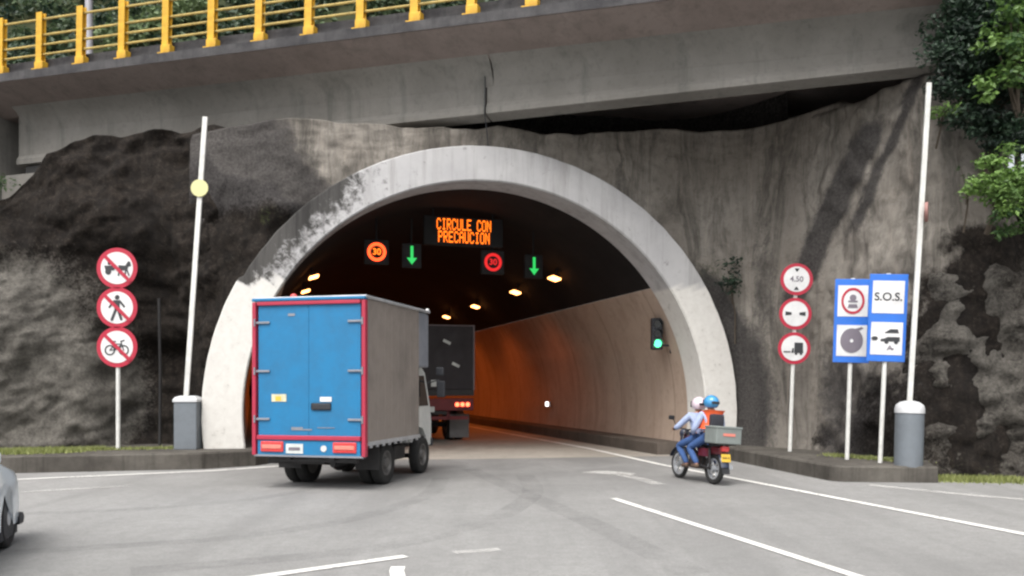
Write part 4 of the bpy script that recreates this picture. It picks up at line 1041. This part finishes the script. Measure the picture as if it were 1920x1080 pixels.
m = MB(); m.box((0, 7.0, 1.75), (2.2, 1.5, 1.9), bev=.12); m.box((0, 7.0, .85), (2.1, 1.4, .3), bev=.05); c2 = m.build('cab', M['tred'], t2)
m = MB(); m.box((0, 7.745, 2.1), (1.9, .03, .8), bev=.01); m.build('windscreen', M['glass'], c2)

# ------------------------------------------------------------------ white car entering at the left edge
cr = thing('car', 'white car with black front lip, entering at the left edge of the road', 'car', (-6.20, 9.22, 0), (0, 0, R(18)))
# local: +Y forward with nose at y=0; half width .86
low = [(0.0, .30), (.02, .45), (-.02, .62), (-.10, .71), (-.28, .77), (-1.05, .88), (-1.25, .93), (-3.3, .97), (-3.9, .95), (-4.02, .85), (-4.05, .5), (-3.95, .25),
       (-3.62, .22), (-3.60, .38), (-3.50, .56), (-3.26, .66), (-3.02, .56), (-2.92, .38), (-2.90, .22), (-1.16, .22), (-1.14, .38), (-1.02, .58), (-.78, .67), (-.54, .58), (-.42, .38), (-.40, .22), (-.1, .22)]
def carx(prof, wid, nose):
    out = []
    for y, z in prof:
        k = smooth(-.9, 0, y)*nose + smooth(-3.4, -4.05, y)*nose*.8
        out.append((y - k*.42 if y > -2 else y + k*.3, z))
    return out
m = MB(); rings_ = []
for x, ns, zs in ((-.86, 1, .95), (-.845, .85, .985), (-.7, .45, 1), (-.45, .15, 1.01), (0, 0, 1.015), (.45, .15, 1.01), (.7, .45, 1), (.845, .85, .985), (.86, 1, .95)):
    rings_.append([Vector((x, y, .22+(z-.22)*zs)) for y, z in carx(low, x, ns)])
m.rings(rings_); bmesh.ops.triangulate(m.bm, faces=[f for f in m.bm.faces if len(f.verts) > 4]); body = m.build('body', M['carwhite'], cr, True, 35)
cabn = [(-1.05, .92), (-1.75, 1.36), (-2.1, 1.45), (-3.0, 1.45), (-3.5, 1.36), (-3.95, .94)]
m = MB(); m.rings([[Vector((x*(1-.22*smooth(.93, 1.45, z)), y, z)) for y, z in cabn] for x in (-.80, -.6, 0, .6, .80)]); bmesh.ops.triangulate(m.bm, faces=[f for f in m.bm.faces if len(f.verts) > 4]); gh = m.build('windows', M['glass'], cr, True, 30)
m = MB(); m.rings([[Vector((x, y, z)) for y, z in ((-1.7, 1.345), (-2.1, 1.462), (-3.0, 1.466), (-3.55, 1.35), (-3.0, 1.435), (-2.1, 1.43))] for x in (-.64, 0, .64)]); m.build('roof', M['carwhite'], cr, True, 60)
for s in (-1, 1):
    m = MB(); m.tube([(s*.78, -1.08, .95), (s*.655, -1.75, 1.36)], .025, 6); m.build('pillar', M['carwhite'], cr); m = MB(); m.tube([(s*.74, -2.35, .95), (s*.63, -2.35, 1.45)], .03, 6); m.build('pillar', M['carwhite'], cr); m = MB(); m.tube([(s*.655, -3.5, 1.36), (s*.76, -3.9, .96)], .04, 6); m.build('pillar', M['carwhite'], cr)
    wheel(cr, s*.76, -.78, .31, .2, M['alu'], s, hub=.66); wheel(cr, s*.76, -3.26, .31, .2, M['alu'], s, hub=.66)
    m = MB(); m.ball((s*.64, -.25, .64), (.17, .17, .09)); m.build('headlight', M['alu'], cr, True)
    m = MB(); m.box((s*.87, -1.55, .98), (.16, .1, .11), bev=.03); m.build('mirror', M['carwhite'], cr)
    m = MB(); m.box((s*.66, -4.03, .75), (.3, .06, .16), bev=.02); m.build('tail_light', M['tailred'], cr)
    m = MB(); m.box((s*.80, -.78, .36), (.10, .70, .5)); m.build('wheel_well', M['trim'], cr)
m = MB(); lipp = []
for x in (-.88, -.7, -.4, 0, .4, .7, .88):
    k = abs(x/.88)**2.2*.36
    lipp.append([(x, .06-k, .19), (x, .10-k, .245), (x, .05-k, .30), (x, -.30-k*.5, .27), (x, -.30-k*.5, .19)])
m.rings([[Vector(v_) for v_ in r_] for r_ in lipp]); m.build('front_lip', M['trim'], cr)

# ------------------------------------------------------------------ skinned bodies
def skin_mesh(name, verts, edges, mat, parent, root=0, sub=2, smooth_=True):
    """verts: (x, y, z, r)"""
    me = bpy.data.meshes.new(name); me.from_pydata([v_[:3] for v_ in verts], edges, [])
    o = bpy.data.objects.new(name, me); COL.objects.link(o)
    o.modifiers.new('skin', 'SKIN').use_smooth_shade = True
    sk = me.skin_vertices[0].data if me.skin_vertices else None
    for i, v_ in enumerate(verts):
        r_ = v_[3]; sk[i].radius = (r_, r_) if not isinstance(r_, tuple) else r_
        sk[i].use_root = (i == root)
    ss = o.modifiers.new('sub', 'SUBSURF'); ss.levels = sub; ss.render_levels = sub
    dg = bpy.context.evaluated_depsgraph_get(); dg.update()
    nm = bpy.data.meshes.new_from_object(o.evaluated_get(dg)); nm.name = name
    bpy.data.objects.remove(o); nm.materials.clear()
    return link(name, nm, mat, parent, True, 180)

bike_yaw, bike_lean = R(20), R(4.0)
BL = Vector((3.40, 14.4, 0)); BE = (0, bike_lean, bike_yaw)
bk = thing('motorcycle', 'dark motorcycle with a grey rack box and yellow plate, riding to the tunnel', 'motorcycle', BL, BE)
bk.scale = (.88,)*3
def spoke_wheel(y, r, wd):
    e = bpy.data.objects.new('wheel', None); COL.objects.link(e); e.parent = bk; e.location = (0, y, r); e.empty_display_size = .1
    m = MB(); n_ = 32; M_ = Matrix.Rotation(R(90), 4, 'Y'); rr = r-wd/2; rings = []
    for k in range(n_+1):
        t_ = 2*math.pi*k/n_
        rings.append([M_ @ Vector(((rr+wd/2*math.cos(u))*math.cos(t_), (rr+wd/2*math.cos(u))*math.sin(t_), wd/2*math.sin(u))) for u in [2*math.pi*j/10 for j in range(10)]])
    m.rings(rings, cap=False); m.build('tyre', M['rubber'], e, True, 180)
    m = MB(); m.annulus((0, 0), rr-.075, rr-.03, .06, M_ @ Matrix.Translation((0, 0, -.03)))
    for k in range(6):
        t_ = 2*math.pi*k/6; m.tube([(0, .05*math.cos(t_), .05*math.sin(t_)), (0, (rr-.06)*math.cos(t_), (rr-.06)*math.sin(t_))], .014, 6)
    m.tube([(-.08, 0, 0), (.08, 0, 0)], .055, 12); m.build('rim', M['alu'], e, True)
spoke_wheel(0, .30, .11); spoke_wheel(1.25, .30, .09)
m = MB(); m.tube([(0, 1.02, .92), (0, .75, .72), (0, .3, .70), (0, -.18, .78)], .035, 8); m.tube([(0, 1.0, .88), (0, .78, .42), (0, .45, .3), (0, .3, .7)], .028, 8)
for s in (-1, 1):
    m.tube([(s*.08, .4, .34), (s*.09, 0, .3)], .024, 8); m.tube([(s*.12, -.02, .33), (s*.12, .02, .68)], .026, 8); m.tube([(s*.10, .05, .72), (s*.10, -.35, .78)], .014, 6)
m.build('frame', M['chassis'], bk)
m = MB(); m.box((0, .62, .40), (.24, .30, .28), bev=.05); m.tube([(0, .70, .5), (0, .82, .62)], .075, 12); m.box((.13, .55, .38), (.08, .2, .2), bev=.03); m.build('engine', M['engine'], bk)
m = MB(); m.tube([(.10, .8, .45), (.13, .6, .26), (.15, .2, .26), (.17, -.28, .36)], [.022, .025, .045, .05], 10); m.build('exhaust', M['chrome'], bk, True)
m = MB()
for s in (-1, 1): m.tube([(s*.07, 1.25, .3), (s*.075, 1.04, .86), (s*.075, 1.0, .98)], .024, 8)
m.build('fork', M['chrome'], bk)
m = MB(); m.rings([[(x_*k, y_, z_) for x_, y_, z_ in ((-.09, 1.25+.34*math.cos(t_), .30+.34*math.sin(t_)), (-.05, 1.25+.37*math.cos(t_), .30+.37*math.sin(t_)), (.05, 1.25+.37*math.cos(t_), .30+.37*math.sin(t_)), (.09, 1.25+.34*math.cos(t_), .30+.34*math.sin(t_)))] for t_, k in [(R(20+15*j), .8) for j in range(9)]], cap=False, closed=False); m.build('front_fender', M['bikedark'], bk, True)
m = MB(); m.rings([[(x_, y_, z_) for x_, y_, z_ in ((-.09, .36*math.cos(t_), .30+.36*math.sin(t_)), (-.05, .39*math.cos(t_), .30+.39*math.sin(t_)), (.05, .39*math.cos(t_), .30+.39*math.sin(t_)), (.09, .36*math.cos(t_), .30+.36*math.sin(t_)))] for t_ in [R(60+14*j) for j in range(9)]], cap=False, closed=False); m.build('rear_fender', M['bikedark'], bk, True)
m = MB(); m.ball((0, .80, .80), (.14, .25, .12)); m.build('tank', M['bikered'], bk, True)
m = MB(); m.box((0, .26, .775), (.25, .72, .08), bev=.035); m.build('seat', M['black'], bk, True)
m = MB(); m.box((0, -.12, .66), (.20, .34, .16), bev=.04)
for s in (-1, 1): m.box((s*.12, .22, .60), (.035, .36, .16), bev=.012)
m.build('side_panel', M['bikered'], bk)
m = MB(); m.tube([(-.34, .98, 1.0), (-.2, 1.02, 1.03), (0, 1.02, 1.0), (.2, 1.02, 1.03), (.34, .98, 1.0)], .014, 8)
for s in (-1, 1): m.tube([(s*.24, .99, 1.015), (s*.37, .965, .995)], .02, 8)
m.build('handlebar', M['chassis'], bk)
for s in (-1, 1):
    m = MB(); m.tube([(s*.27, 1.0, 1.03), (s*.36, 1.02, 1.2)], .008, 6); m.box((s*.40, 1.02, 1.23), (.13, .025, .085), bev=.02); m.build('mirror', M['black'], bk)
m = MB(); m.ball((0, 1.14, .92), (.11, .10, .11)); m.box((0, 1.12, .78), (.2, .08, .22), bev=.03); m.build('headlight', M['bikedark'], bk, True)
m = MB(); m.box((0, -.30, .70), (.17, .09, .11), bev=.03); m.build('tail_light', M['tailred'], bk, True)
m = MB(); m.box((0, -.36, .53), (.20, .012, .15), Matrix.Rotation(R(-12), 4, 'X'), bev=.006); pt = m.build('number_plate', M['plate_yellow'], bk)
me = text_mb('KCR 41', .05, .002, FACE); link('plate_mark', me, M['symbol'], pt).location = (0, -.37, .53)
m = MB(); m.box((.0, -.36, .34), (.16, .02, .22), Matrix.Rotation(R(-18), 4, 'X')); m.build('mud_flap', M['black'], bk)
m = MB(); m.box((0, -.22, .945), (.56, .40, .30), bev=.02); bx_ = m.build('rack_box', M['crate'], bk)
m = MB(); m.box((0, -.22, 1.105), (.58, .42, .045), bev=.012); m.build('lid', M['crate'], bx_)
m = MB(); m.box((0, -.425, .97), (.26, .01, .05)); m.build('box_label', M['tailpale'], bx_)
m = MB(); m.box((0, -.2, .785), (.4, .36, .02)); m.build('rack', M['chassis'], bk)

def rider(label, hy, seat_z, lean, arms, legs, helmet_mat, vest=False, bag=False, head_dz=0):
    r_ = thing('person', label, 'person', BL, BE); r_.scale = (.96, .9, .88)
    pel = Vector((0, hy, seat_z+.09)); ch = pel + Vector((0, .30*math.sin(lean), .30*math.cos(lean))); nk = pel + Vector((0, .47*math.sin(lean), .47*math.cos(lean))); hd = nk + Vector((0, .03, .16+head_dz))
    V, E = [], []
    def add(v_, r, par=None):
        V.append((*v_, r)); i = len(V)-1
        if par is not None: E.append((par, i))
        return i
    i_p = add(pel, (.15, .11)); i_c = add(ch, (.165, .115), i_p); i_n0 = add(nk-Vector((0, 0, .04)), (.10, .08), i_c); i_n = add(nk+Vector((0, .01, .05)), .055, i_n0)
    i_j = add(hd+Vector((0, .02, -.06)), .075, i_n); i_h = add(hd+Vector((0, 0, .03)), .095, i_j); add(hd+Vector((0, 0, .11)), .06, i_h)
    sleeves, sE = [], []; trous, tE = [(*pel, (.165, .125))], []
    for s in (-1, 1):
        sh = nk + Vector((s*.19, 0, -.05)); el_ = Vector((s*arms[0][0], arms[0][1], arms[0][2])); wr = Vector((s*arms[1][0], arms[1][1], arms[1][2])); hn = Vector((s*arms[2][0], arms[2][1], arms[2][2]))
        k = add(sh, .06, i_n0); k = add(el_, .043, k); k = add(wr, .030, k); k = add(hn, (.042, .022), k)
        d = (hn-wr).normalized(); side = Vector((1, 0, 0)) if abs(d.x) < .8 else Vector((0, 1, 0)); dn = Vector((0, 0, -1)); 
        for f_, (off, ln) in enumerate(((-.030, .062), (-.010, .072), (.011, .068), (.030, .055))):
            b0 = hn + d*.02 + side*off; b1 = b0 + d*ln*.5 + dn*.012; b2 = b1 + d*ln*.18 + dn*ln*.5; b3 = b2 - d*.018 + dn*.012
            q_ = add(b0, .010, k); q_ = add(b1, .0095, q_); q_ = add(b2, .0085, q_); add(b3, .0075, q_)
        th_ = wr + d*.03 - side*.04*s; q_ = add(th_, .012, k); add(th_ + d*.035 + dn*.03, .009, q_)
        sleeves.append((sh, el_, wr)); 
        hip = pel + Vector((s*.10, .02, -.03)); kn = Vector((s*legs[0][0], legs[0][1], legs[0][2])); an = Vector((s*legs[1][0], legs[1][1], legs[1][2])); toe = Vector((s*legs[2][0], legs[2][1], legs[2][2]))
        k = add(hip, .085, i_p); k = add(kn, .058, k); k = add(an, .038, k); add(toe, (.035, .025), k)
        n0 = len(trous); trous += [(*hip, .10), (*((hip+kn)/2), .085), (*kn, .070), (*((kn+an)/2), .062), (*an, .052)]; tE += [(0, n0), (n0, n0+1), (n0+1, n0+2), (n0+2, n0+3), (n0+3, n0+4)]
        skin_mesh('shoe', [(*(an+Vector((0, -.035, -.03))), .045), (*((an+toe)/2+Vector((0, 0, -.012))), .042), (*toe, .034)], [(0, 1), (1, 2)], M['shoe'], r_, 0, 2)
    skin_mesh('body', V, E, M['skin'], r_)
    skin_mesh('trousers', trous, tE, M['jeans'], r_)
    sv = [(*(pel+Vector((0, 0, -.02))), (.17, .13)), (*ch, (.185, .135)), (*(nk-Vector((0, 0, .05))), (.135, .10)), (*(nk+Vector((0, .005, .01))), .066)]; sE = [(0, 1), (1, 2), (2, 3)]
    for sh, el_, wr in sleeves:
        n0 = len(sv); sv += [(*sh, .078), (*((sh+el_)/2), .064), (*el_, .058), (*((el_+wr)/2), .05), (*(wr+(el_-wr)*.08), .041)]; sE += [(2, n0), (n0, n0+1), (n0+1, n0+2), (n0+2, n0+3), (n0+3, n0+4)]
    skin_mesh('shirt', sv, sE, M['shirt'], r_, 1)
    if vest:
        skin_mesh('vest', [(*(ch-Vector((0, .0, .12))), (.192, .145)), (*(ch+Vector((0, 0, .02))), (.20, .15)), (*(nk-Vector((0, 0, .04))), (.165, .118)), (*(nk+Vector((0, .005, .03))), .085)], [(0, 1), (1, 2), (2, 3)], M['vest'], r_, 1)
    if bag:
        m = MB(); m.box((ch.x, ch.y-.17, ch.z+.0), (.27, .12, .28), bev=.04); m.build('backpack', M['bag'], r_, True)
    # face details on the body, then the helmet
    m = MB(); f0 = hd + Vector((0, .085, .02)); m.tube([f0+Vector((0, .0, .02)), f0+Vector((0, .03, -.015))], [.010, .016], 8); m.build('nose', M['skin'], r_, True)
    for s in (-1, 1): m = MB(); m.ball(f0+Vector((s*.033, .005, .025)), (.014, .008, .009)); m.build('eye', M['symbol'], r_, True)
    m = MB(); m.tube([f0+Vector((-.025, .006, -.045)), f0+Vector((0, .014, -.048)), f0+Vector((.025, .006, -.045))], .006, 6); m.build('mouth', M['tred'], r_, True)
    m = MB(); b_ = bmesh.new(); bmesh.ops.create_uvsphere(b_, u_segments=24, v_segments=16, radius=1)
    bmesh.ops.delete(b_, geom=[v_ for v_ in b_.verts if v_.co.z < -.72 or (v_.co.y > .52 and -.6 < v_.co.z < .28)], context='VERTS')
    bmesh.ops.solidify(b_, geom=b_.faces[:], thickness=.08)
    m.merge(b_, Matrix.Translation(hd+Vector((0, -.005, .035))) @ Matrix.Diagonal((.135, .155, .145, 1))); hm = m.build('helmet', helmet_mat, r_, True, 50)
    m = MB(); m.rings([[hd + Vector((.137*math.sin(u_), .02+.15*math.cos(u_), z_)) for z_ in (-.03, .085)] for u_ in [R(-60+12*j) for j in range(11)]], cap=False, closed=False); m.build('visor', M['glass'], hm, True)
    m = MB(); m.box(hd+Vector((0, -.155, .03)), (.16, .02, .05), bev=.008); m.build('helmet_stripe', M['trim'], hm)
    return r_
rider('person in a pale blue shirt and pale pink helmet steering the motorcycle', .52, .79, R(14), ((.34, .82, 1.04), (.33, .90, 1.04), (.315, .95, 1.035)),
      ((.23, .93, .68), (.17, .66, .33), (.18, .84, .29)), M['helmet_pink'])
rider('person in a blue helmet and orange vest sitting behind the motorcycle rider', .16, .82, R(6), ((.30, .28, 1.02), (.21, .46, .95), (.15, .53, .94)),
      ((.25, .50, .66), (.21, .24, .36), (.22, .42, .32)), M['helmet_blue'], True, True)
